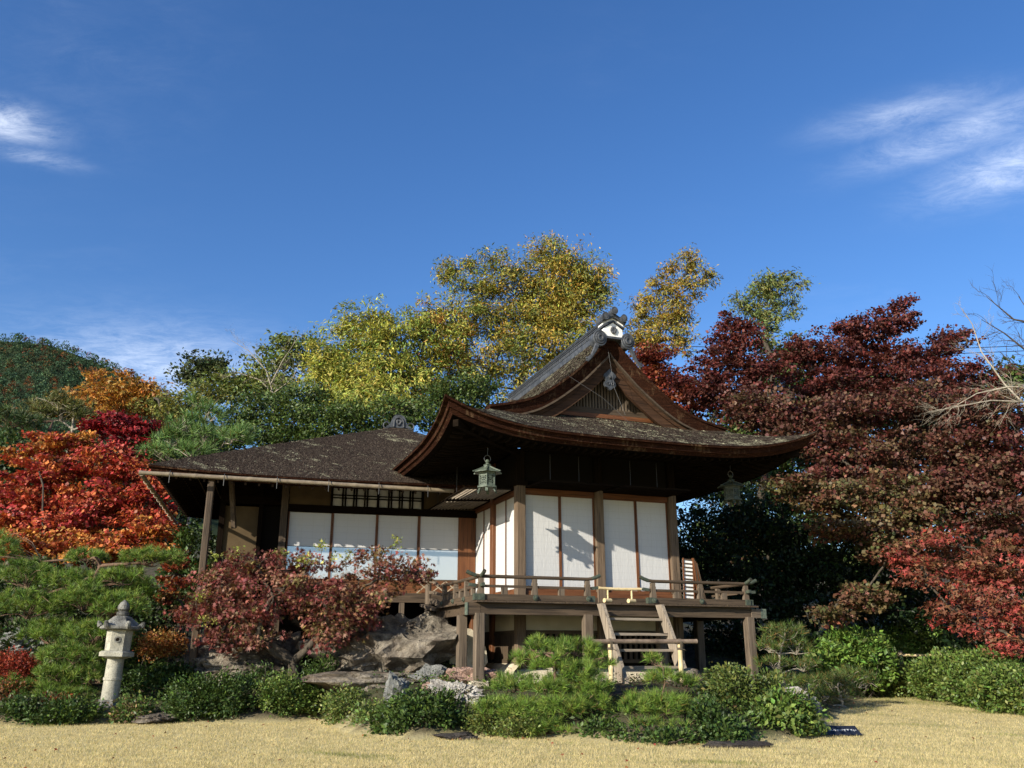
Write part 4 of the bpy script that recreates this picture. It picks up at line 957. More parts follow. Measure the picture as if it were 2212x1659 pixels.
def bush(name, label, blobs, cols, leaf=.05, tmpl=T_RHOMB, mat='leaf_gloss', seed=1, per=26, density=1.15, csize=.15, group=None, jit=.25, cat='shrub', up=.6, purity=.5):
    r = np.random.RandomState(seed); b0 = blobs[0]; c = px_blob(b0)[0]; bz_ = gz(c[0], c[1]); o = np.array((c[0], c[1], bz_))
    t = thing(name, tuple(o), 0, label, cat, group)
    P, ids, out, cs = fill(blobs, density, r, .28, csize, per, .8, leaf)
    leaf *= 1.25; n = len(P); cn = r.normal(size=(int(ids.max())+1,3)); D = out+cn[ids]*.5+r.normal(size=(n,3))*.5; D[:,2] += .3; N = np.array((0,0,1.))*up+out*.5+cn[ids][:,[1,2,0]]*.5+r.normal(size=(n,3))*.4
    size = leaf*(.5+.9*r.rand(n)); tint = palette(cols, ids, r, jit, purity)
    g = ground_z(P[:,0], P[:,1]); keep = P[:,2] > g+.02
    obj('foliage', leaf_mesh('foliage', P[keep]-o, D[keep], N[keep], size[keep], tmpl, tint[keep], mat), t, kind='stuff')
    m = MB()
    for b in blobs:
        cc, R3 = px_blob(b)
        for k in range(6):
            e = cc+r.normal(size=3)*R3*.45; limb(m, (cc[0]+r.normal()*R3[0]*.2, cc[1]+r.normal()*R3[1]*.2, gz(cc[0],cc[1])-.05), e, .014, .005, r, .1, 4, 5)
    m.v = [tuple(np.array(v)-o) for v in m.v]; part('stems', m, 'bark_dark', t, smooth='all', kind='stuff'); return t

PADH = 1.35
def pine(name, label, pads, base, seed=1, nl=.13, nw=1.0, tufts=1.0, cols=((.11,.185,.026),(.15,.235,.034),(.065,.12,.02),(.19,.255,.045)), trunk_r=.07, bark_m='bark_red', per=46, cat='pine tree', brown=.03, up=1.0):
    r = np.random.RandomState(seed); c0 = at_d(base[0], 1400, base[1]); bx, by = c0.x, c0.y; bz_ = gz(bx, by); o = np.array((bx,by,bz_))
    t = thing(name, tuple(o), 0, label, cat)
    PP, DD, NN, ii = [], [], [], []; m = MB(); k = 0
    low = min(px_blob(b)[0][2] for b in pads); high = max(px_blob(b)[0][2] for b in pads); cen = np.mean([px_blob(b)[0] for b in pads], 0)
    topp = np.array((cen[0]*.7+bx*.3, cen[1]*.7+by*.3, max(high-.1, bz_+.3)))
    tr = limb(m, (bx,by,bz_-.1), topp, trunk_r, trunk_r*.3, r, .08, 8, 8)
    for b in pads:
        c, R3 = px_blob((b[0], b[1], b[2], b[3]*PADH, *b[4:])); nt_ = max(5, int(tufts*(R3[0]*R3[1]*165+R3[0]*R3[2]*180)*(.13/nl)**1.5))
        d = unit(r.normal(size=(nt_,3))); d[:,2] = np.abs(d[:,2])*1.0-.25*r.rand(nt_); q = c+d*R3*(r.rand(nt_)**.35)[:,None]
        root = min(tr, key=lambda p: np.linalg.norm(np.array(p)-c)+max(0, p[2]-c[2])*.6)
        br = limb(m, root, c-np.array((0,0,R3[2]*.35)), trunk_r*.42, trunk_r*.2, r, .12, 5, 6)
        for j in r.choice(nt_, min(9, nt_), replace=False): limb(m, br[-2] if r.rand() < .5 else br[-1], q[j]-np.array((0,0,.03)), trunk_r*.16, .005, r, .15, 3, 4)
        for j in range(nt_):
            ax = unit(((q[j]-c)/R3*np.array((.9,.9,.5))+np.array((0,0,up))+r.normal(size=3)*.25)[None])[0]
            f = r.normal(size=(per,3)); dd = unit(ax[None]*.62+unit(f)*(.35+.75*r.rand(per))[:,None]); s = nl*.22*r.rand(per)[:,None]
            PP.append(q[j][None]+ax[None]*s-ax*nl*.2); DD.append(dd); NN.append(r.normal(size=(per,3))); ii.append(np.full(per,k)); k += 1
    P, D, N, ids = map(np.concatenate, (PP,DD,NN,ii)); n = len(P); tint = palette(cols, ids, r, .28, .8)
    bw = r.rand(n) < brown; tint[bw] = np.array((.22,.13,.04))
    keep = P[:,2] > ground_z(P[:,0], P[:,1])+.02
    obj('needles', leaf_mesh('needles', P[keep]-o, D[keep], N[keep], nl*(.75+.5*r.rand(n))[keep], (T_NEEDLE[0]*np.array((1,nw*1.25,1)), T_NEEDLE[1]), tint[keep], 'needle'), t, kind='stuff')
    m.v = [tuple(np.array(v)-o) for v in m.v]; part('trunk', m, bark_m, t, smooth='all'); return t

# ------------------------------------------------------------------ rocks
def ico(sub):
    import bmesh
    bm = bmesh.new(); bmesh.ops.create_icosphere(bm, subdivisions=sub, radius=1); v = np.array([x.co[:] for x in bm.verts]); f = [tuple(x.index for x in p.verts) for p in bm.faces]; bm.free(); return v, f
ICO = {k: ico(k) for k in (3,4,5)}
def rock(name, label, px, mat, seed, sub=4, facets=16, rough=.10, sharp=1.0, strata=0.0, group=None, tilt=0, cat='rock', dr=.8, facet2=2.2):
    r = np.random.RandomState(seed); c, R3 = px_blob((*px, dr)) if len(px) == 5 else px_blob(px)
    v, f = ICO[sub]; u_ = v.copy(); pl = unit(r.normal(size=(facets,3))); h = .72+.28*r.rand(facets)
    dots = u_@pl.T; rad = np.min(np.where(dots > .05, h[None]/np.maximum(dots,.05), 9), 1); rad = np.minimum(rad, 1.25)
    p2_ = unit(r.normal(size=(90,3))); t1 = np.max(u_@p2_.T, 1); p3_ = unit(r.normal(size=(300,3))); t2 = np.max(u_@p3_.T, 1); rad *= (1-.9*(t1-.985)*facet2)*(1-2.2*(t2-.996)*facet2)
    rad *= 1+rough*snoise(u_*2+seed, 1.6, 4)+rough*.9*snoise(u_*3+seed*2, 2.6, 4, True)
    w = u_*rad[:,None]*R3
    if strata: w[:,:2] *= (1+strata*np.sin(w[:,2]*38+3*snoise(w,1.2,2)))[:,None]
    if tilt: ca, sa = math.cos(tilt), math.sin(tilt); w = np.stack([w[:,0]*ca-w[:,2]*sa, w[:,1], w[:,0]*sa+w[:,2]*ca],1)
    me = bpy.data.meshes.new(name); me.from_pydata(w.tolist(), [], f); me.materials.append(MATS[mat])
    me.polygons.foreach_set('use_smooth', [True]*len(me.polygons)); me.set_sharp_from_angle(angle=R(28)); me.update()
    return obj(name, me, None, tuple(c), (0,0,0), label, cat, group)

# ------------------------------------------------------------------ shaggy bark shingles on the roofs
def bark_chips(name, parent, P, N, D, seed, lichen):
    r = np.random.RandomState(seed); n = len(P); N = unit(N); D = unit(D)+r.normal(size=(n,3))*.25; D = D-N*np.sum(D*N,1)[:,None]*.85; Nn = N+r.normal(size=(n,3))*.2
    c = np.array(((.022,.016,.012),(.045,.034,.026),(.075,.058,.042),(.03,.02,.016)))[r.randint(0,4,n)]*(1+.25*r.normal(size=(n,1)))
    pn = snoise(P*np.array((1,1,1)), 1.1, 3)*.5+snoise(P, 5.0, 2)*.6; li = r.rand(n) < sstep(pn, .25-lichen*.5, .95-lichen*.5)*.75
    c[li] = (np.array((.19,.178,.115))*(1+.3*r.normal(size=(n,1))))[li]; c = np.clip(c, .004, 1)
    V = T_BLADE[0]*np.array((1,2.0,1)); V = V+np.array((-.5,0,0))
    obj(name, leaf_mesh(name, P+N*.006, D, Nn, .062*(.6+.9*r.rand(n)), (V, T_BLADE[1]), c, 'bark_chip'), parent, kind='stuff')
def pav_chips():
    r = np.random.RandomState(5); Ps, Ns, Ds = [], [], []
    for sd, nn in (('front',46000),('left',24000),('right',5000)):
        d = 2.3*r.rand(nn)**1.0; t = (2*r.rand(nn)-1); k = r.rand(nn) < (HALF-d)/HALF; d, t = d[k], t[k]
        e = r.rand(len(d)) < .06; d[e] = .03*r.rand(e.sum())
        p = np.array([roof_pt(sd, a, b_) for a, b_ in zip(d, t)]); p1 = np.array([roof_pt(sd, a+.05, b_) for a, b_ in zip(d, t)]); p2 = np.array([roof_pt(sd, a, b_*.98+.01) for a, b_ in zip(d, t)])
        N = np.cross(p1-p, p2-p); N *= np.sign(N[:,2:3]); Ps.append(p); Ns.append(N); Ds.append(p-p1)
    nn = 46000; s_ = -3.0+r.rand(nn)*3.9; y = .46+6.6*r.rand(nn)**1.2; z = np.interp(np.abs(s_), SV, ZV)+hump(s_, y); g = (np.interp(np.abs(s_)+.03, SV, ZV)-np.interp(np.abs(s_)-.03, SV, ZV))/.06*np.sign(s_)
    Ps.append(np.stack([XC+s_, y, z],1)); Ns.append(np.stack([-g, 0*g, 1+0*g],1)); Ds.append(np.stack([np.sign(s_), 0*g, np.sign(s_)*g],1))
    bark_chips('bark_shingles', PAV, *map(np.concatenate, (Ps, Ns, Ds)), 6, .55)
    Ps, Ns, Ds = [], [], []
    nn = 62000; f = 1-np.sqrt(r.rand(nn)); u_ = r.rand(nn)
    for side in (0,1):
        m_ = nn if side == 0 else 12000
        ex = WX0+(WX1-WX0-2.0)*u_[:m_] if side == 0 else np.full(m_, WX0); ey = np.full(m_, WY0) if side == 0 else WY0+(WY1-WY0)*u_[:m_]; ff = f[:m_].copy(); ff[r.rand(m_) < .05] = .004
        p = np.array([wtop(a, b_, c_) for a, b_, c_ in zip(ex, ey, ff)]); p1 = np.array([wtop(a, b_, c_+.02) for a, b_, c_ in zip(ex, ey, ff)])
        sl_ = (p1-p); N = np.stack([0*sl_[:,0], -sl_[:,2], sl_[:,1]],1) if side == 0 else np.stack([-sl_[:,2], 0*sl_[:,0], sl_[:,0]],1)
        down = -sl_.copy(); down[:,0 if side == 0 else 1] *= .15; Ps.append(p); Ns.append(N); Ds.append(down)
    bark_chips('bark_shingles', WING, *map(np.concatenate, (Ps, Ns, Ds)), 7, -.05)
pav_chips()
# ================================================================== PLANTING
# ---- rocks of the bank
rock('rock', 'huge creviced tan boulder below the side wing ledge', (850,1412,145,78,20.2,.7), 'rock_tan', 11, 5, 26, .045, facet2=4.5)
rock('rock', 'tan boulder with crumbly top under the round newel post', (915,1385,75,55,20.9,.7), 'rock_tan', 12, 5, 20, .05, facet2=4.5)
rock('rock', 'long flat dark slab at the foot of the huge boulder', (775,1475,95,22,18.6), 'rock_tan', 13, 4, 12, .10, strata=.03)
rock('rock', 'rounded grey boulder beside the second veranda post', (925,1470,45,26,18.6), 'rock_grey', 14, 4, 14, .12)
rock('rock', 'upright grey slab standing in the bush at the bank', (860,1500,26,40,16.2), 'rock_grey', 15, 4, 10, .12, tilt=.12)
rock('rock', 'jagged white quartz rock in front of the corner post', (985,1512,46,34,16.3), 'rock_white', 16, 5, 12, .22, tilt=-.2)
rock('rock', 'small pinkish rock left of the jagged white rock', (940,1495,30,16,16.9), 'rock_pink', 17, 4, 12, .15)
rock('rock', 'pink boulder behind the veranda corner post', (1032,1472,56,30,18.1), 'rock_pink', 18, 5, 18, .13)
rock('rock', 'broad tan boulder under the left of the red maple', (490,1440,110,46,20.0), 'rock_tan', 19, 5, 22, .045, facet2=4.5)
rock('rock', 'tan boulder right behind the maple trunk', (580,1425,60,48,20.6), 'rock_tan', 20, 5, 18, .05, facet2=4.5)
rock('rock', 'small tan boulder at the foot of the orange azalea', (405,1400,45,22,20.4), 'rock_grey', 21, 4, 14, .14)
rock('rock', 'grey boulder behind the pine at the far left', (55,1392,60,24,21.5), 'rock_grey', 22, 4, 14, .14)
rock('rock', 'smooth rounded boulder right of the stair foot', (1480,1476,44,24,17.9), 'rock_tan', 23, 4, 10, .04)
rock('rock', 'pale rock between the round bush and the right pine', (1705,1508,36,20,17.6), 'rock_white', 24, 4, 12, .16)
rock('rock', 'pale bluish rock under the small leaning pine', (1745,1530,22,26,18.0), 'rock_grey', 25, 4, 12, .16)
rock('rock', 'low pale rock at the foot of the bright green shrub', (1885,1500,36,14,24.0), 'rock_white', 26, 4, 12, .16)
rock('rock', 'flat grey rock at the lawn edge by the pine', (985,1590,40,7,14.5), 'rock_dark', 27, 4, 14, .14)
rock('rock', 'flat pale rock at the lawn edge below the stone lantern', (335,1552,40,8,17.5), 'rock_tan', 28, 4, 14, .14)
rock('stepping_stone', 'large flat dark stepping stone at the edge of the bushes', (1598,1612,68,11,13.35,.55), 'rock_dark', 29, 4, 12, .06, cat='stone')
rock('stepping_stone', 'low dark stepping stone sunk in the lawn grass', (1700,1637,58,5,12.2,.35), 'rock_dark', 30, 4, 12, .06, cat='stone')
rock('rock', 'dark boulder in the shade of the clipped bushes', (1545,1585,60,28,14.4), 'rock_dark', 31, 4, 12, .1)
rock('rock', 'white rock at the foot of the pine before the stairs', (1170,1545,40,16,15.6), 'rock_white', 32, 4, 12, .16)
rock('rock', 'tan stone slab at the bottom of the stairs', (1400,1500,110,16,16.9,.4), 'rock_tan', 33, 4, 12, .06)

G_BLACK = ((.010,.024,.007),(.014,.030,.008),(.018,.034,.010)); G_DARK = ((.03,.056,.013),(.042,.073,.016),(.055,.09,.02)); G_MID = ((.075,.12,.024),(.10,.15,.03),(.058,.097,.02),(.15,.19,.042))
G_BRIGHT = ((.14,.24,.04),(.19,.28,.05),(.10,.19,.036)); G_OLIVE = ((.12,.15,.034),(.085,.12,.03),(.16,.175,.045))
GOLD = ((.36,.27,.045),(.26,.25,.04),(.16,.19,.036),(.40,.25,.042),(.31,.27,.05)); ORANGE = ((.36,.14,.02),(.42,.19,.025),(.28,.095,.016),(.40,.22,.04))
RED = ((.34,.035,.028),(.40,.075,.032),(.25,.024,.02),(.42,.13,.035),(.32,.075,.035)); REDOR = ((.44,.14,.03),(.46,.20,.04),(.38,.08,.03),(.32,.045,.026),(.38,.18,.045))
WINE = ((.085,.022,.018),(.11,.034,.024),(.062,.018,.014),(.125,.028,.022)); WINEBR = ((.098,.036,.026),(.125,.06,.038),(.075,.034,.021),(.125,.035,.027),(.108,.07,.035))
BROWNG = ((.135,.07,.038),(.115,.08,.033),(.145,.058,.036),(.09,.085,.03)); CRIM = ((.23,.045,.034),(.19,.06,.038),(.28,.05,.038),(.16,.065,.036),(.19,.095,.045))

# ---- red maple before the wing
tree('maple_tree', 'spreading red maple with star leaves before the paper panels of the wing', 'maple tree',
  [(560,1222,85,32,19.0),(480,1265,65,42,19.0),(650,1235,75,38,19.0),(590,1290,100,45,18.8),(490,1340,80,45,18.9),(700,1300,85,48,18.8),(820,1228,75,34,19.1),(895,1235,38,36,19.1),(775,1285,70,40,19.0),(560,1380,65,30,18.8),(715,1360,60,45,18.9),(430,1320,30,38,19.0),(780,1340,40,40,19.0),(470,1385,50,25,18.9)],
  (640,19.3), ((.18,.045,.04),(.23,.08,.06),(.145,.048,.038),(.24,.125,.07),(.20,.10,.058),(.17,.125,.045),(.22,.06,.05)), leaf=.105, tmpl=T_STAR, density=.85, per=46, csize=.26, flat=.5, trunk_r=.15, bark_m='bark_dark', seed=41, purity=.65,
  extra=([(440,1285,18,8,18.6),(700,1180,14,16,18.8),(610,1195,22,10,18.7),(525,1195,20,8,18.7),(852,1172,9,16,18.8),(760,1195,18,8,18.8),(665,1212,22,14,18.4),(480,1205,22,8,18.7),(420,1300,16,8,18.6),(720,1200,12,12,18.6),(450,1345,16,8,18.5)], ((.30,.32,.07),(.36,.34,.10),(.24,.27,.05)), .085))
# ---- pines
pine('pine_tree', 'large layered garden pine beside the stone lantern', [(330,1212,68,24,19.4),(188,1208,46,18,19.8),(55,1250,62,32,19.4),(150,1262,60,26,19.3),(262,1252,58,22,19.2),(60,1318,82,36,19.2),(180,1302,66,32,19.0),(262,1318,60,30,18.9),(110,1375,70,30,19.2),(205,1372,70,26,18.7),(160,1420,72,28,18.7),(130,1462,60,22,18.6),(195,1465,34,22,18.6),(55,1488,66,24,18.8),(130,1502,74,24,18.6),(178,1542,46,24,18.3),(300,1285,40,20,19.4),(10,1200,30,40,19.9)],
  (230,19.8), 51, nl=.15, tufts=1.15, trunk_r=.10, per=50)
pine('pine_tree', 'bushy green pine growing before the left side of the stairs', [(1165,1398,32,16,15.6),(1215,1402,40,18,15.5),(1262,1408,40,20,15.5),(1140,1432,38,20,15.5),(1200,1440,50,24,15.3),(1290,1440,36,24,15.4),(1250,1465,50,22,15.2),(1110,1484,46,24,15.2),(1185,1490,52,22,15.0),(1275,1490,50,24,15.1),(1070,1535,48,24,14.9),(1135,1545,56,26,14.8),(1215,1535,60,28,14.8),(1285,1530,40,28,14.9),(1175,1575,60,18,14.7)],
  (1190,15.3), 52, nl=.13, tufts=1.5, trunk_r=.05, per=46)
pine('pine_tree', 'young pine with a thin leader before the right side of the stairs', [(1408,1428,20,15,14.8),(1432,1468,38,18,14.8),(1484,1482,26,20,14.8),(1385,1535,52,26,14.6),(1440,1530,60,26,14.5),(1490,1550,44,24,14.5),(1400,1575,56,20,14.4),(1455,1580,56,20,14.3)],
  (1430,14.7), 53, nl=.13, tufts=1.5, trunk_r=.03, per=46)
pine('pine_tree', 'upright sparse pine beside the right veranda post', [(1690,1372,52,20,18.2),(1660,1402,30,14,18.2),(1720,1405,40,18,18.3),(1672,1436,40,18,18.1),(1735,1440,42,20,18.2),(1690,1474,50,16,18.0),(1745,1478,36,18,18.2),(1665,1395,26,18,18.2)],
  (1698,18.3), 54, nl=.15, tufts=.9, trunk_r=.045, per=26, brown=.12, cols=((.07,.11,.022),(.095,.14,.03),(.055,.085,.022)), bark_m='bark_pale')
pine('pine_tree', 'small leaning pine with bare trunk standing on the lawn', [(1795,1478,56,20,20.4),(1842,1462,46,16,20.6),(1870,1478,30,14,20.6),(1780,1505,46,16,20.2),(1740,1512,30,18,19.9),(1825,1500,40,18,20.4),(1775,1535,30,14,20.0)],
  (1822,20.3), 55, nl=.14, tufts=.9, trunk_r=.045, per=26, brown=.15, cols=((.06,.10,.022),(.085,.13,.03),(.05,.08,.02)), bark_m='bark_pale')
# ---- shrubs of the bank
def sh(label, blobs, cols, seed, **k): return bush('shrub', label, blobs, cols, seed=seed, **k)
sh('dark glossy shrub below the broad tan boulder', [(425,1515,58,46,17.9),(490,1508,52,46,18.0)], G_DARK+G_MID[:1], 61)
sh('leafy green shrub at the maple foot on the lawn edge', [(605,1506,44,46,18.2),(655,1515,40,36,18.4)], G_MID, 62)
sh('low loose shrub between maple and upright grey slab', [(745,1530,46,34,17.0),(805,1550,36,26,15.8)], G_OLIVE+G_MID[:2], 63, leaf=.045)
sh('round glossy green shrub before the upright grey slab', [(895,1548,72,44,15.0),(950,1545,48,40,15.1),(840,1560,40,32,15.1)], G_DARK+G_MID[:2], 64, leaf=.06)
sh('fine olive shrub left of the stair pine', [(1060,1555,44,32,15.0),(1120,1570,40,22,14.6)], G_OLIVE, 65, leaf=.04)
sh('big domed yellowish shrub right of the stairs', [(1590,1500,72,50,15.5),(1650,1510,50,40,15.6),(1545,1525,40,44,15.0)], ((.085,.115,.025),(.11,.14,.03),(.06,.09,.02),(.14,.15,.035)), 66, leaf=.055)
sh('glossy camellia bush with big leaves on the lawn edge', [(1690,1545,68,50,14.7),(1640,1565,44,34,14.5),(1730,1560,36,32,14.8)], G_MID+((.10,.17,.03),), 67, leaf=.075)
sh('dark bush in front of the young pine', [(1530,1560,40,40,14.2),(1570,1575,40,30,14.0)], G_DARK, 68, leaf=.06)
sh('low ragged shrub at the far left lawn edge', [(55,1535,60,30,17.5),(115,1545,40,24,17.3)], G_DARK+G_MID[:1], 69, leaf=.06)
sh('glossy shrub left of the stone lantern base', [(165,1540,50,26,17.4)], G_DARK+G_MID[:2], 70, leaf=.06)
sh('small shrub right of the stone lantern base', [(285,1540,40,26,17.6)], G_MID+((.2,.14,.07),), 71, leaf=.05)
sh('deep green shrub mass behind the stone lantern', [(335,1490,70,48,19.2),(300,1420,40,50,19.8),(380,1470,50,40,19.3)], G_DARK, 72, leaf=.06)
sh('small orange azalea by the maple and lantern', [(355,1388,44,20,19.4),(325,1400,26,16,19.3)], ((.30,.12,.03),(.24,.075,.022),(.30,.19,.05)), 73, leaf=.045, mat='leaf')
sh('red azalea under the far left pine branches', [(25,1440,48,26,19.0),(60,1450,26,16,18.9)], ((.24,.03,.018),(.28,.055,.025),(.17,.03,.016)), 74, leaf=.045, mat='leaf')
sh('brown-orange low shrub at the left picture edge', [(15,1500,44,24,18.4),(130,1530,26,20,17.6)], ((.22,.07,.02),(.15,.05,.02),(.10,.08,.02)), 75, leaf=.045, mat='leaf')
sh('dark shrub at the foot of the maple trunk', [(690,1450,30,34,19.0),(560,1470,26,26,19.0)], G_DARK+G_MID[:1], 76, leaf=.07, tmpl=T_LANCE)
sh('small herb by the corner post footing', [(1060,1487,14,14,17.0)], G_MID, 77, leaf=.08, tmpl=T_LANCE)
sh('small herb by the second post footing', [(962,1478,14,14,17.6)], G_MID, 78, leaf=.08, tmpl=T_LANCE)
sh('bright leafy shrub behind the right pine', [(1840,1400,66,40,23.0),(1800,1430,50,36,22.6),(1880,1440,50,40,23.0)], G_BRIGHT+G_MID[:2], 79, leaf=.10, density=1.2, csize=.18)
sh('pale green shrub behind the bamboo rail', [(1970,1385,60,48,25.0),(2010,1400,46,36,25.0),(1935,1405,36,30,24.8)], ((.15,.24,.05),(.19,.27,.07),(.11,.19,.04)), 80, leaf=.09, density=1.2, csize=.18)
sh('low olive shrub between lawn corner and bright shrub', [(1925,1470,52,34,23.6),(1960,1485,44,26,23.6),(1885,1475,30,26,23.4)], G_OLIVE+G_MID[:1], 81, leaf=.06, csize=.14)
sh('long clipped green hedge along the right of the lawn', [(2030,1470,60,44,22.0),(2100,1480,66,50,20.6),(2175,1490,66,54,19.3),(2060,1445,60,36,22.4),(2150,1450,70,40,20.6),(2225,1500,50,50,18.6),(2300,1510,60,50,17.8)], G_MID+G_OLIVE[:1]+((.10,.16,.03),), 82, leaf=.065, density=1.2, csize=.16, cat='hedge')
sh('dark evergreen shrub mass behind the far left pine boughs', [(60,1270,90,60,22.5),(190,1290,100,60,22.5),(320,1310,80,60,22.3),(60,1390,90,50,21.8),(200,1400,100,50,21.6),(120,1460,100,40,20.6),(280,1460,70,44,20.4),(-80,1330,80,90,22.0),(-70,1470,80,50,20.5)], G_DARK+((.05,.05,.02),), 83, leaf=.08, csize=.2, density=.8)
sh('dark evergreen shrub between the wing post and the red maples', [(420,1190,40,60,24.0),(450,1270,50,60,22.6),(390,1260,40,50,23.5)], G_DARK, 84, leaf=.09, csize=.2, density=.8)
sh('low green shrub below the stair barrier', [(1330,1560,50,30,14.9),(1300,1580,46,22,14.4),(1360,1590,44,16,14.0)], G_DARK+G_MID[:2], 85, leaf=.055)
sh('low shrub right of the stepping stone bushes', [(1640,1530,50,34,16.0),(1600,1555,40,26,15.0)], G_MID, 86, leaf=.055)
sh('low dark shrub skirting the lawn beside the big stepping stone', [(1560,1592,60,20,13.7),(1500,1595,46,20,13.8),(1440,1598,50,16,13.6)], G_DARK+G_MID[:1], 87, leaf=.055)
# ---- low bamboo rail in the shrubs
pr_ = at_d(1990,1415,24.0); fz = gz(pr_.x, pr_.y)
br_ = thing('bamboo_rail', (pr_.x, pr_.y, fz), R(-4), 'low pale bamboo rail between two stubby wooden posts in the shrubs', 'fence')
m = MB(); bamboo(m, (-.62,-.06,pr_.z-fz), (.56,-.06,pr_.z-fz-.01), .035, .5); part('rail', m, 'bamboo_new', br_, smooth=True)
for x in (-.52,.50):
    m = MB(); m.lathe([(.055,-.1),(.055,pr_.z-fz+.10),(.04,pr_.z-fz+.12)], (x,.04,0), 10); part('post', m, 'bamboo_old', br_, smooth=True)

# ---- maples on the right
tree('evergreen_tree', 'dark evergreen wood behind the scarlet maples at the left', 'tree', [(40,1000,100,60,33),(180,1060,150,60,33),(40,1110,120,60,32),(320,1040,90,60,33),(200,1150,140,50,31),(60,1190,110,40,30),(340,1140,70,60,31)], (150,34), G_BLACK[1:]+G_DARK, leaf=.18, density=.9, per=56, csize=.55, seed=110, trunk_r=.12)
def maple(label, blobs, base, cols, seed, **k):
    a = dict(leaf=.11, tmpl=T_WIDE, density=1.1, per=62, csize=.36, flat=.36, trunk_r=.11, up=.9, purity=.7); a.update(k)
    return tree('maple_tree', label, 'maple tree', blobs, base, cols, seed=seed, **a)
maple('bright red maple with low boughs over the right hedge', [(2070,1180,120,34,21.5),(2150,1235,90,40,21.2),(2000,1235,80,34,21.6),(2110,1285,100,34,21.0),(2180,1320,60,36,20.6),(2060,1320,60,26,21.2),(2130,1365,60,30,20.8),(2190,1390,40,26,20.4),(1960,1200,50,24,21.8)], (2260,22.5), CRIM, 101, leaf=.12, density=.95, tmpl=T_STAR5)
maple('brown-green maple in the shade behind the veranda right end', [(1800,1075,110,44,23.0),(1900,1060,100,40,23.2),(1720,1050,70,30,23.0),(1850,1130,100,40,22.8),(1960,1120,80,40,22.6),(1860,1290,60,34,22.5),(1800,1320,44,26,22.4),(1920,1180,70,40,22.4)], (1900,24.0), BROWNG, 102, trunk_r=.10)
maple('wide dark wine-red maple rising right of the pavilion roof', [(1850,900,150,50,25.0),(2000,880,130,56,25.0),(1760,950,110,46,24.5),(1930,980,150,50,24.5),(1700,900,110,50,25.2),(1850,1020,120,40,24.0),(1640,880,90,46,25.6)], (1900,26.5), WINEBR, 103, trunk_r=.14)
maple('wine-red maple at the right picture edge', [(2130,900,100,66,23.5),(2110,980,110,60,23.2),(2190,1040,80,70,22.8),(2080,1050,100,50,23.0),(2150,1120,90,50,22.6),(2010,1080,80,44,23.2),(2300,960,90,70,23.8),(2310,1090,90,70,23.2),(2330,1210,90,60,22.6)], (2200,24.5), WINEBR+WINE[:1], 104, trunk_r=.13)
maple('tall wine-red maple with ragged top right of the gable', [(1930,690,70,30,30.0),(1850,720,90,40,30.0),(1800,770,90,44,30.0),(1900,780,110,48,30.0),(2010,760,80,40,30.0),(2060,730,46,24,30.0),(1960,830,130,46,29.5),(1780,840,110,44,29.5),(1730,760,46,34,30.0),(2080,820,90,44,29.5),(1950,660,36,16,30.0)], (1880,31), WINE, 105, density=.95, trunk_r=.14)
maple('wine-red maple close behind the right gable slope', [(1590,735,60,44,28.0),(1570,790,70,44,28.0),(1640,800,60,40,28.0),(1575,700,24,26,28.0),(1520,830,70,40,27.5),(1600,860,80,40,27.5)], (1590,29), WINE, 106, trunk_r=.11)
maple('brownish-red maple showing over the right gable edge', [(1410,775,50,36,29.5),(1450,830,60,44,29.5),(1400,820,40,40,29.5),(1490,870,60,40,29.0)], (1440,30.5), ((.17,.03,.018),(.13,.03,.018),(.20,.06,.022)), 107)
# understory at the pavilion's right end; building's shade put into leaf colour
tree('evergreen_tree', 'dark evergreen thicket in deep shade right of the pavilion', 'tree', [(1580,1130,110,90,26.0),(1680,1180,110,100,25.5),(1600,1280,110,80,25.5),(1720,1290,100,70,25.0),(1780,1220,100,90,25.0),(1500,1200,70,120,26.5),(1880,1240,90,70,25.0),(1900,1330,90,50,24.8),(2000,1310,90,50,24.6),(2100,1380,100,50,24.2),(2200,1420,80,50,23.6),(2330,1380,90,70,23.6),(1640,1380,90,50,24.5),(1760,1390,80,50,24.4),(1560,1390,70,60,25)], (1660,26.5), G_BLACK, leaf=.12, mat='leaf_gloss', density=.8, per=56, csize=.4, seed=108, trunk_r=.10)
tree('evergreen_tree', 'green and ochre wood behind the wine-red maples', 'tree', [(2100,880,110,70,36.0),(1960,900,130,70,36.0),(1800,880,120,70,36.0),(2190,820,50,50,36.0),(1700,800,80,80,36.0),(1650,900,100,70,36.0),(1850,830,80,50,37.0),(1900,1000,200,90,34),(2120,1020,130,90,34),(1700,1030,130,90,34),(1950,1180,260,100,33),(2180,1200,120,110,33),(1550,1000,80,110,35),(1620,1180,150,110,33.5)], (1950,38), G_DARK+G_OLIVE[1:2]+((.11,.06,.03),), leaf=.20, density=1.25, per=60, csize=.6, seed=109, trunk_r=.15)

# ---- golden trees behind the roofs
def gold(label, blobs, base, cols, seed, **k):
    a = dict(leaf=.19, tmpl=T_LANCE, density=.85, per=84, csize=.52, flat=.62, trunk_r=.20, up=.45, droop=.5, purity=.65, bark_m='bark_dark'); a.update(k)
    more_ = []
    for i_, p_ in enumerate(blobs):
        for q_ in blobs[i_+1:]:
            if math.hypot(p_[0]-q_[0], (p_[1]-q_[1])*1.1) < 1.35*(p_[2]+q_[2])*.5+22: more_.append(((p_[0]+q_[0])/2+(i_%3-1)*6, (p_[1]+q_[1])/2, (p_[2]+q_[2])*.3, (p_[3]+q_[3])*.32, (p_[4]+q_[4])/2))
    a['density'] *= .62
    return tree('broadleaf_tree', label, 'tree', blobs+more_, base, cols, seed=seed, **a)
YG = ((.33,.32,.055),(.23,.26,.045),(.40,.35,.07),(.15,.20,.038),(.29,.295,.05))
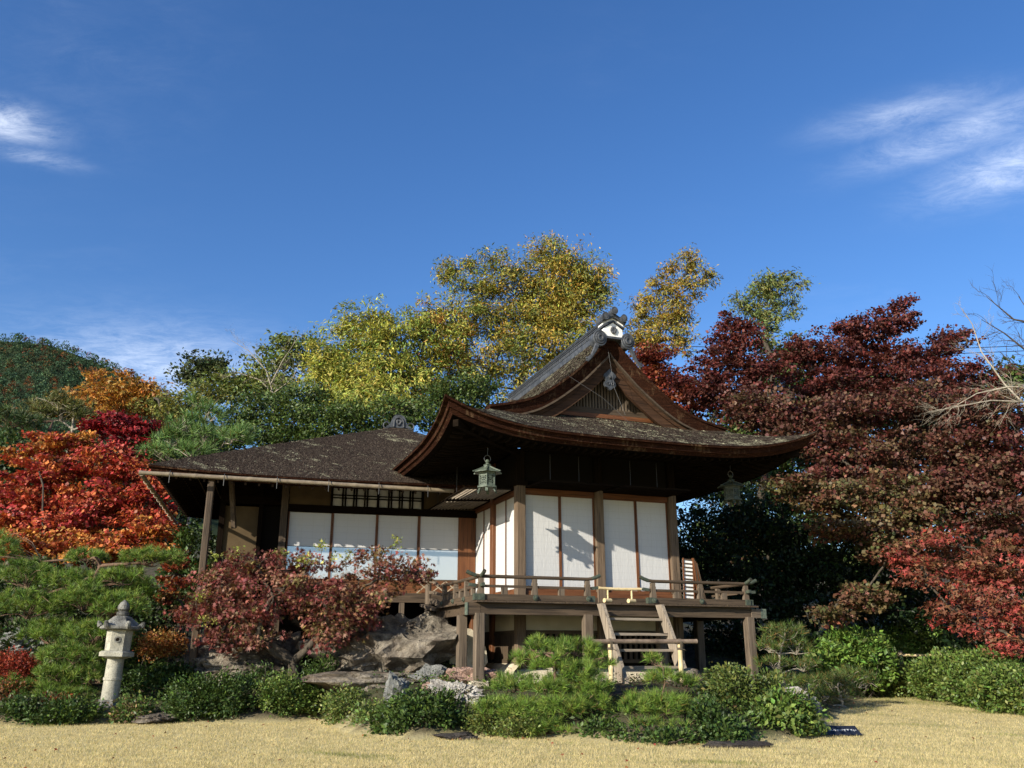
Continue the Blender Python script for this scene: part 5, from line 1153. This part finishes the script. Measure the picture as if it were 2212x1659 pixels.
gold('big yellow-green tree over the dark wing roof', [(800,700,80,56,34),(735,765,70,66,34),(860,720,70,60,33.5),(720,840,66,60,33.5),(810,800,90,60,33.2),(780,870,80,46,33),(860,820,60,70,33),(690,800,44,70,34),(760,885,70,36,31),(850,875,60,40,31)], (790,35), YG, 121, density=1.5)
gold('yellow-green tree with orange leaf tips left of the gable', [(930,690,60,56,35),(980,680,56,50,35),(910,760,60,60,34.5),(960,790,70,60,34.5),(900,850,70,46,34),(1010,740,40,60,35)], (930,36), YG+((.30,.14,.03),), 122, density=1.5)
gold('tall airy oak with bronze-gold top left of the gable', [(990,585,46,26,36),(1060,560,44,24,36),(960,600,22,14,36),(1080,610,56,34,36),(1060,680,56,44,36),(1080,760,70,60,35.5),(1040,820,70,50,35.2),(1110,700,50,46,36),(1020,635,46,32,36),(1110,590,40,28,36),(1000,700,46,46,36)], (1070,37), GOLD+G_OLIVE[:2], 123, density=1.3, leaf=.16, twigs=10)
gold('tallest golden oak directly behind the gable left slope', [(1170,545,46,28,36.5),(1230,560,60,36,36.5),(1285,600,40,40,36.5),(1200,620,70,40,36.5),(1140,610,46,34,36.5),(1260,660,56,40,36.5),(1180,700,70,50,36),(1150,770,80,50,36),(1230,740,60,46,36),(1120,840,80,40,35.5),(1300,630,26,26,36.5),(1190,520,30,14,36.5),(1240,610,50,34,36.5),(1130,660,46,36,36.5),(1200,670,50,36,36.3)], (1190,37.5), GOLD+G_OLIVE[:1], 124, density=1.35, leaf=.16, twigs=10)
gold('slender golden tree with bent stem right of the gable', [(1490,560,48,26,33),(1450,590,30,20,33),(1530,590,36,22,33),(1490,620,44,24,33),(1455,655,36,22,33),(1395,660,36,34,33.5),(1380,715,40,36,33.5),(1440,710,44,36,33),(1480,740,36,36,33),(1400,760,50,30,33),(1425,625,30,24,33),(1475,680,36,26,33)], (1440,34), ((.30,.22,.035),(.24,.21,.04),(.34,.21,.035),(.20,.19,.035)), 125, density=1.2, leaf=.15, twigs=12, per=64, csize=.36)
gold('slender pale green tree with open branches right of the golden tree', [(1690,590,40,20,31),(1660,620,40,22,31),(1720,612,26,16,31),(1630,610,28,16,31),(1640,660,40,24,31),(1725,668,26,12,31),(1680,690,40,24,31),(1610,670,30,20,31),(1650,735,44,26,31),(1590,645,20,12,31),(1685,640,34,22,31),(1650,695,34,22,31)], (1655,32), ((.15,.18,.05),(.11,.15,.045),(.20,.20,.05),(.13,.16,.05)), 126, density=.95, leaf=.14, twigs=12, per=60, csize=.32)
# ---- greens over the wing roof
tree('evergreen_tree', 'glossy dark camellia hedge behind the wing roof', 'tree', [(570,885,80,44,29),(640,905,80,36,28.5),(520,905,50,34,29),(710,900,60,36,28.5),(660,860,50,36,29.5),(760,905,70,30,28.5),(850,890,70,36,29),(900,905,50,26,29),(500,945,60,30,29),(580,935,70,30,28.5),(440,965,50,30,29),(350,985,50,30,29),(950,860,60,50,30),(1020,850,60,50,30),(690,945,90,30,28.5),(800,935,90,30,28.5),(620,955,80,26,28.5)], (620,30), G_DARK[1:]+((.075,.11,.025),(.10,.135,.03)), leaf=.11, mat='leaf_gloss', density=.95, per=50, csize=.36, seed=131, flat=.7)
tree('broadleaf_tree', 'rounded olive trees on the slope behind the camellias', 'tree', [(600,790,64,50,42),(660,770,54,46,42),(540,820,70,46,41),(480,840,60,40,41),(620,740,40,24,42),(580,840,60,40,40)], (590,43), ((.13,.16,.035),(.10,.135,.03),(.17,.19,.045)), leaf=.2, density=.9, per=50, csize=.62, seed=132)
tree('broadleaf_tree', 'dark round-headed tree left of the bare twigs', 'tree', [(440,775,36,24,44),(415,815,40,26,44),(470,790,40,24,44),(395,800,20,16,44),(450,820,46,26,44)], (430,45), ((.04,.06,.02),(.055,.075,.025),(.07,.08,.03)), leaf=.2, density=.9, per=50, csize=.6, seed=133)
tree('broadleaf_tree', 'yellowish bush behind the small green pine', 'tree', [(400,880,50,34,33),(450,860,40,30,33),(370,895,30,24,33),(340,870,40,22,36)], (400,34), ((.15,.15,.03),(.11,.13,.03),(.19,.17,.035)), leaf=.13, density=.9, per=44, csize=.42, seed=134)
pine('pine_tree', 'fresh green pine rising over the left of the wing roof', [(400,920,46,26,26),(450,905,40,30,26),(420,870,20,20,26),(370,950,44,22,26),(440,950,60,24,26),(500,950,46,20,25.5),(345,975,36,16,26),(410,980,60,18,25.5),(530,935,30,16,26)], (430,26.6), 135, nl=.30, tufts=.85, trunk_r=.09, per=34, cols=((.10,.18,.045),(.135,.22,.055),(.08,.15,.04)), bark_m='bark_pale', up=.7)
pine('pine_tree', 'olive spreading pine before the orange tree', [(120,872,50,18,42),(90,890,40,16,42),(165,885,50,18,42),(130,900,66,16,42),(190,905,36,14,42)], (128,42), 136, nl=.4, tufts=.5, trunk_r=.16, per=30, nw=1.6, cols=((.12,.12,.035),(.10,.115,.03),(.14,.14,.04)), bark_m='bark_pale')
pine('pine_tree', 'dark pine at the left picture edge above the red maples', [(15,910,50,24,34),(60,920,44,18,34),(10,960,50,26,34),(45,945,40,18,34)], (10,35), 137, nl=.32, tufts=.7, trunk_r=.14, per=30, nw=1.4, cols=((.05,.085,.022),(.075,.11,.028),(.04,.065,.018)))
tree('broadleaf_tree', 'round orange-gold tree below the forested hill', 'tree', [(250,832,74,38,46),(198,858,56,36,46),(302,852,54,38,46),(255,872,90,36,45.5),(180,890,56,28,45.5),(325,878,40,28,46),(225,905,60,24,45.5)], (250,47), ORANGE+((.30,.17,.03),), leaf=.24, tmpl=T_STAR5, density=.95, per=60, csize=.6, seed=138, purity=.5)
maple('deep red maple crown below the orange tree', [(255,915,60,22,31),(310,920,44,20,31),(215,925,40,18,31),(270,945,70,20,30.5)], (270,32), ((.22,.012,.014),(.28,.018,.018),(.17,.01,.012)), 139, leaf=.14)
maple('broad scarlet maple filling the left behind the garden pine', [(200,1010,110,34,27),(100,1030,90,34,27),(290,1030,80,34,27),(330,1075,60,44,26.5),(220,1080,110,40,26.5),(90,1090,100,40,26.5),(10,1080,50,40,27),(170,1130,100,34,26),(300,1130,70,34,26),(50,1140,70,34,26.3),(240,975,60,24,27.5),(-90,1070,80,70,27)], (270,27.5), RED, 140, leaf=.12, density=1.2, trunk_r=.15)
maple('orange-red maple with low tiers above the pine top', [(100,1170,100,26,24.5),(220,1165,90,26,24.5),(330,1150,50,30,24.5),(40,1195,70,22,24.3),(160,1205,80,18,24.2),(270,1195,60,20,24.3),(350,1190,36,22,24.0),(120,960,70,26,29),(60,990,60,22,29),(180,960,50,22,29)], (290,25.2), REDOR, 141, leaf=.115, density=1.2, trunk_r=.13)
maple('orange-leaved maple bush at the wing left post', [(380,1240,34,40,21.0),(370,1290,30,34,20.6),(400,1330,26,24,20.4)], (385,21.0), ((.26,.06,.02),(.20,.04,.018),(.24,.11,.03)), 142, leaf=.09, density=.7, csize=.22, trunk_r=.04)
# ---- bare trees
def bare(label, base, segs, seed, mat, r0=.07, lv=3, cat='bare tree'):
    """trunk lines in picture coordinates (px, py, distance), then random twigs"""
    r = np.random.RandomState(seed); c0 = at_d(base[0], 1400, base[1]); o = np.array((c0.x, c0.y, gz(c0.x, c0.y))); t = thing('bare_tree', tuple(o), 0, label, cat); m = MB()
    def grow(p, d, L, rad, lev):
        q = p+d*L; limb(m, p, q, rad, rad*.55, r, .07, 4, 5)
        if lev > 0:
            for k in range(r.randint(3,5)):
                f = .35+.65*r.rand(); nd = unit((d+r.normal(size=3)*.55+np.array((0,0,.12)))[None])[0]; grow(p+d*L*f, nd, L*(.45+.25*r.rand()), rad*.5, lev-1)
    for s in segs:
        P = [np.array(at_d(*a)) for a in s]; k = len(P)
        m.tube([tuple(p) for p in P], [r0*(1-.8*i/(k-1)) for i in range(k)], 7, cap=False)
        for i in range(1, k):
            d = unit((P[i]-P[i-1])[None])[0]; L = np.linalg.norm(P[i]-P[i-1])
            for j in range(3): grow(P[i-1]+(P[i]-P[i-1])*r.rand(), unit((d+r.normal(size=3)*.5)[None])[0], L*(.5+.3*r.rand()), r0*.3*(1-.5*i/k), lv-1)
    q = MB(); b0 = [np.array(at_d(*segs[0][0]))]; m.tube([tuple(o-np.array((0,0,.2))), tuple((o+b0[0])/2+.1), tuple(b0[0])], [r0*1.5, r0*1.2, r0], 8, cap=False)
    m.v = [tuple(np.array(v)-o) for v in m.v]; part('branches', m, mat, t, smooth='all'); return t
bare('leafless pale tree on the slope behind the wing roof', (590,39), [[(590,850,39),(575,800,39),(540,760,39),(500,735,39)],[(585,830,39),(610,780,39),(640,735,39)],[(590,850,39),(560,820,39),(500,800,39)],[(590,850,39),(630,820,39),(650,780,39)]], 151, 'bark_pale', .035)
bare('leafless pale branches reaching in from the right edge', (2300,21), [[(2300,875,21),(2212,868,21),(2140,865,20.8),(2060,880,20.6),(2010,890,20.5)],[(2260,840,21),(2180,835,21),(2110,850,21),(2050,885,21)],[(2240,900,21.4),(2170,830,21.6),(2120,760,22),(2100,700,22),(2080,670,22)]], 152, 'bark_pale', .028)
bare('dark leafless tree with knobbly twigs at the right edge', (2330,26), [[(2330,900,26),(2290,800,26),(2240,700,26),(2200,640,26)],[(2290,800,26),(2220,760,26),(2170,720,26),(2120,690,26)],[(2240,700,26),(2190,690,26),(2130,640,26)],[(2310,860,26),(2200,800,26),(2160,760,26)]], 153, 'bark_dark', .045)
# maple trunk with pale mossy foot
m = MB()

# ---- overhead wires and pole
pA, pB = at_d(1330,752,48), at_d(2400,748,48)
pl = thing('utility_wires', (float(pA.x), float(pA.y), float(pA.z)), 0, 'two thin power lines crossing behind the trees', 'wires')
for dz in (0,.32):
    m = MB(); q = pB-pA; m.tube([tuple(q*t+Vector((0,0,dz-1.0*math.sin(math.pi*t)*.5))) for t in np.linspace(0,1,16)], .022, 4); part('wire', m, 'iron', pl)
pp = at_d(1130,700,40); g0_ = gz(pp.x, pp.y); po = thing('utility_pole', (pp.x, pp.y, g0_), 0, 'slim concrete pole among the golden trees', 'pole')
m = MB(); m.tube([(0,0,-.2),(0,0,pp.z-g0_-.3)], [.14,.10], 8); part('shaft', m, 'granite', po, smooth=True)
m = MB(); m.box(-.5,.5,-.04,.04,pp.z-g0_-.9,pp.z-g0_-.82); part('cross_arm', m, 'granite_dark', po)

# ---- far hill with its wood
def far_hill():
    D0 = 420.0
    prof = [(-700,900),(-400,800),(-200,740),(-60,738),(40,738),(110,746),(180,772),(240,797),(290,824),(340,850),(420,910),(520,980),(640,1080),(800,1250)]
    us = np.linspace(-700,800,90); hs_ = np.interp(us, [a for a,_ in prof], [b_ for _,b_ in prof])
    V = []; cols_ = []
    rows = np.linspace(0,1,26)
    for f in rows:
        for u_, y in zip(us, hs_):
            top = at_d(u_, y, D0+40); d = 210+(D0+40-210)*f; foot = at_d(u_, 1330, 210)
            z = foot.z+(top.z-foot.z)*(f**1.15); x = top.x*(d/(D0+40))
            V.append((x, d, z))
    for u_, y in zip(us, hs_): top = at_d(u_, y, D0+40); V.append((top.x*1.5, (D0+40)*1.5, -20))
    n = len(us); V = np.array(V)
    me = bpy.data.meshes.new('hill'); me.from_pydata(V.tolist(), [], [(i*n+k,i*n+k+1,(i+1)*n+k+1,(i+1)*n+k) for i in range(len(rows)) for k in range(n-1)]); me.materials.append(MATS['hill_soil'])
    obj('hill', me, kind='structure')
    r = np.random.RandomState(161); P, Dd, N, Sz, T = [], [], [], [], []
    Vg = V[:len(rows)*n].reshape(len(rows), n, 3)
    pal = np.array([(.05,.095,.05),(.065,.115,.055),(.042,.08,.048),(.085,.12,.055),(.058,.10,.058),(.14,.05,.022),(.12,.07,.03),(.17,.085,.03),(.10,.035,.022)]); pw = np.array([.22,.2,.2,.12,.1,.05,.04,.04,.03]); pw /= pw.sum()
    for k in range(2500):
        i = (.36+.64*r.rand())*(len(rows)-1.001); j = (.40+.36*r.rand())*(n-1.001) ; a, c = int(i), int(j)
        p = Vg[a,c]*(1-(i-a))+Vg[min(a+1,len(rows)-1),c]*(i-a); p = p+(Vg[a,min(c+1,n-1)]-Vg[a,c])*(j-c)
        h = 3.2+2.4*r.rand(); w = 1.6+1.1*r.rand(); tall = r.rand() < .35; m_ = 38
        d = unit(r.normal(size=(m_,3))); d[:,2] = np.abs(d[:,2])*1.2-.3
        P.append(p+np.array((0,0,h*.6))+d*np.array((w*(.6 if tall else 1),w,h*.55)) ); Dd.append(d+r.normal(size=(m_,3))*.5); N.append(d+np.array((0,0,.4))+r.normal(size=(m_,3))*.25); Sz.append(.95*(.7+.6*r.rand(m_)))
        c_ = pal[r.choice(len(pal), p=pw)]; T.append(np.clip(c_*(1+.2*r.normal())*(1+.2*r.normal(size=(m_,1))), .004, 1))
    o = obj('hill_forest', leaf_mesh('hill_forest', *map(np.concatenate, (P,Dd,N)), np.concatenate(Sz), T_RHOMB, np.concatenate(T), 'far_leaf'), label='mixed green and rust coloured wood covering the far hill', cat='forest', kind='stuff')
far_hill()

# ---- lawn grass, litter
def lawn_grass():
    r = np.random.RandomState(171); n = 430000
    y = 9.8+14.5*r.rand(n)**1.45; x = (r.rand(n)*2-1)*(y*.70+1.0)
    k = y < yedge(x)+.22-.30*r.rand(n)+.10*np.sin(x*5.1)+.06*np.sin(x*13.7); x, y = x[k], y[k]; n = len(x); P = np.stack([x, y, ground_z(x, y)-.004], 1)
    wv = np.stack([snoise(P, 3.0, 2), snoise(P+9, 3.0, 2), 0*x], 1); D = wv*.6+r.normal(size=(n,3))*.5; D[:,2] = 1; N = r.normal(size=(n,3))*.6+np.array((-.5,-.7,.5))
    pat = snoise(P*np.array((.8,.8,0)), 1.0, 3); green = sstep(pat+ .9*sstep(y,16.5,23)*sstep(x,2.5,6)*1.2, .45, 1.2)
    c0 = np.array(((.61,.515,.275),(.56,.475,.25),(.66,.565,.31),(.58,.49,.26),(.46,.38,.19)))[r.randint(0,5,n)]; cg = np.array(((.20,.22,.06),(.27,.27,.09)))[r.randint(0,2,n)]
    f = (r.rand(n) < green*.8+.10)[:,None]; c = np.where(f, cg, c0)*(1+.15*r.normal(size=(n,1)))*(1+.16*snoise(P*np.array((1,1.6,0)), 2.2, 2)+.12*snoise(P*np.array((1,1,0)), 8.0, 2))[:,None]; c = np.clip(c, .01, 1)
    obj('lawn_grass', leaf_mesh('lawn_grass', P, D, N, (.030+.026*r.rand(n)), (T_BLADE[0]*np.array((1,.75,1)), T_BLADE[1]), c, 'grass_blade'), label='dry straw coloured lawn grass with green patches', cat='grass', kind='stuff')
    m = 900; y = 10+14*r.rand(m); x = (r.rand(m)*2-1)*y*.7; k = (y < yedge(x)+3) & (r.rand(m) < np.where(y > yedge(x)-1.0, 1, .18)); x, y = x[k], y[k]; m = len(x)
    P = np.stack([x,y,ground_z(x,y)+.03],1); N = r.normal(size=(m,3))*.35; N[:,2] = 1
    c = np.array(((.18,.06,.02),(.24,.10,.03),(.12,.05,.02),(.22,.03,.02)))[r.randint(0,4,m)]
    obj('fallen_leaves', leaf_mesh('fallen_leaves', P, r.normal(size=(m,3)), N, .06, T_STAR5, c, 'leaf'), label='scattered brown and red fallen leaves along the lawn edge', cat='leaf litter', kind='stuff')
lawn_grass()

def ground_cover():
    r = np.random.RandomState(181); nc = 3600
    x = -15+31*r.rand(nc); t = .5+r.rand(nc)**1.3*9; y = yedge(x)+t; k = snoise(np.stack([x,y,0*x],1), .9, 3) > -.25; x, y = x[k], y[k]; nc = len(x)
    m = 16; s = .05+.09*r.rand(nc); h = .06+.22*r.rand(nc)
    P = np.repeat(np.stack([x,y,ground_z(x,y)],1), m, 0)+r.normal(size=(nc*m,3))*np.repeat(s,m)[:,None]*np.array((1.3,1.3,0)); P[:,2] += np.repeat(h,m)*r.rand(nc*m)
    D = r.normal(size=(nc*m,3)); D[:,2] = .3; N = r.normal(size=(nc*m,3))*.5; N[:,2] += 1
    c = palette(G_DARK+G_MID[:2]+((.10,.07,.03),), np.repeat(np.arange(nc), m), r, .25, .8)
    obj('ground_cover', leaf_mesh('ground_cover', P, D, N, .055*(.7+.6*r.rand(nc*m)), T_RHOMB, c, 'leaf'), label='low leafy ground cover over the planted bank', cat='ground cover', kind='stuff')
ground_cover()
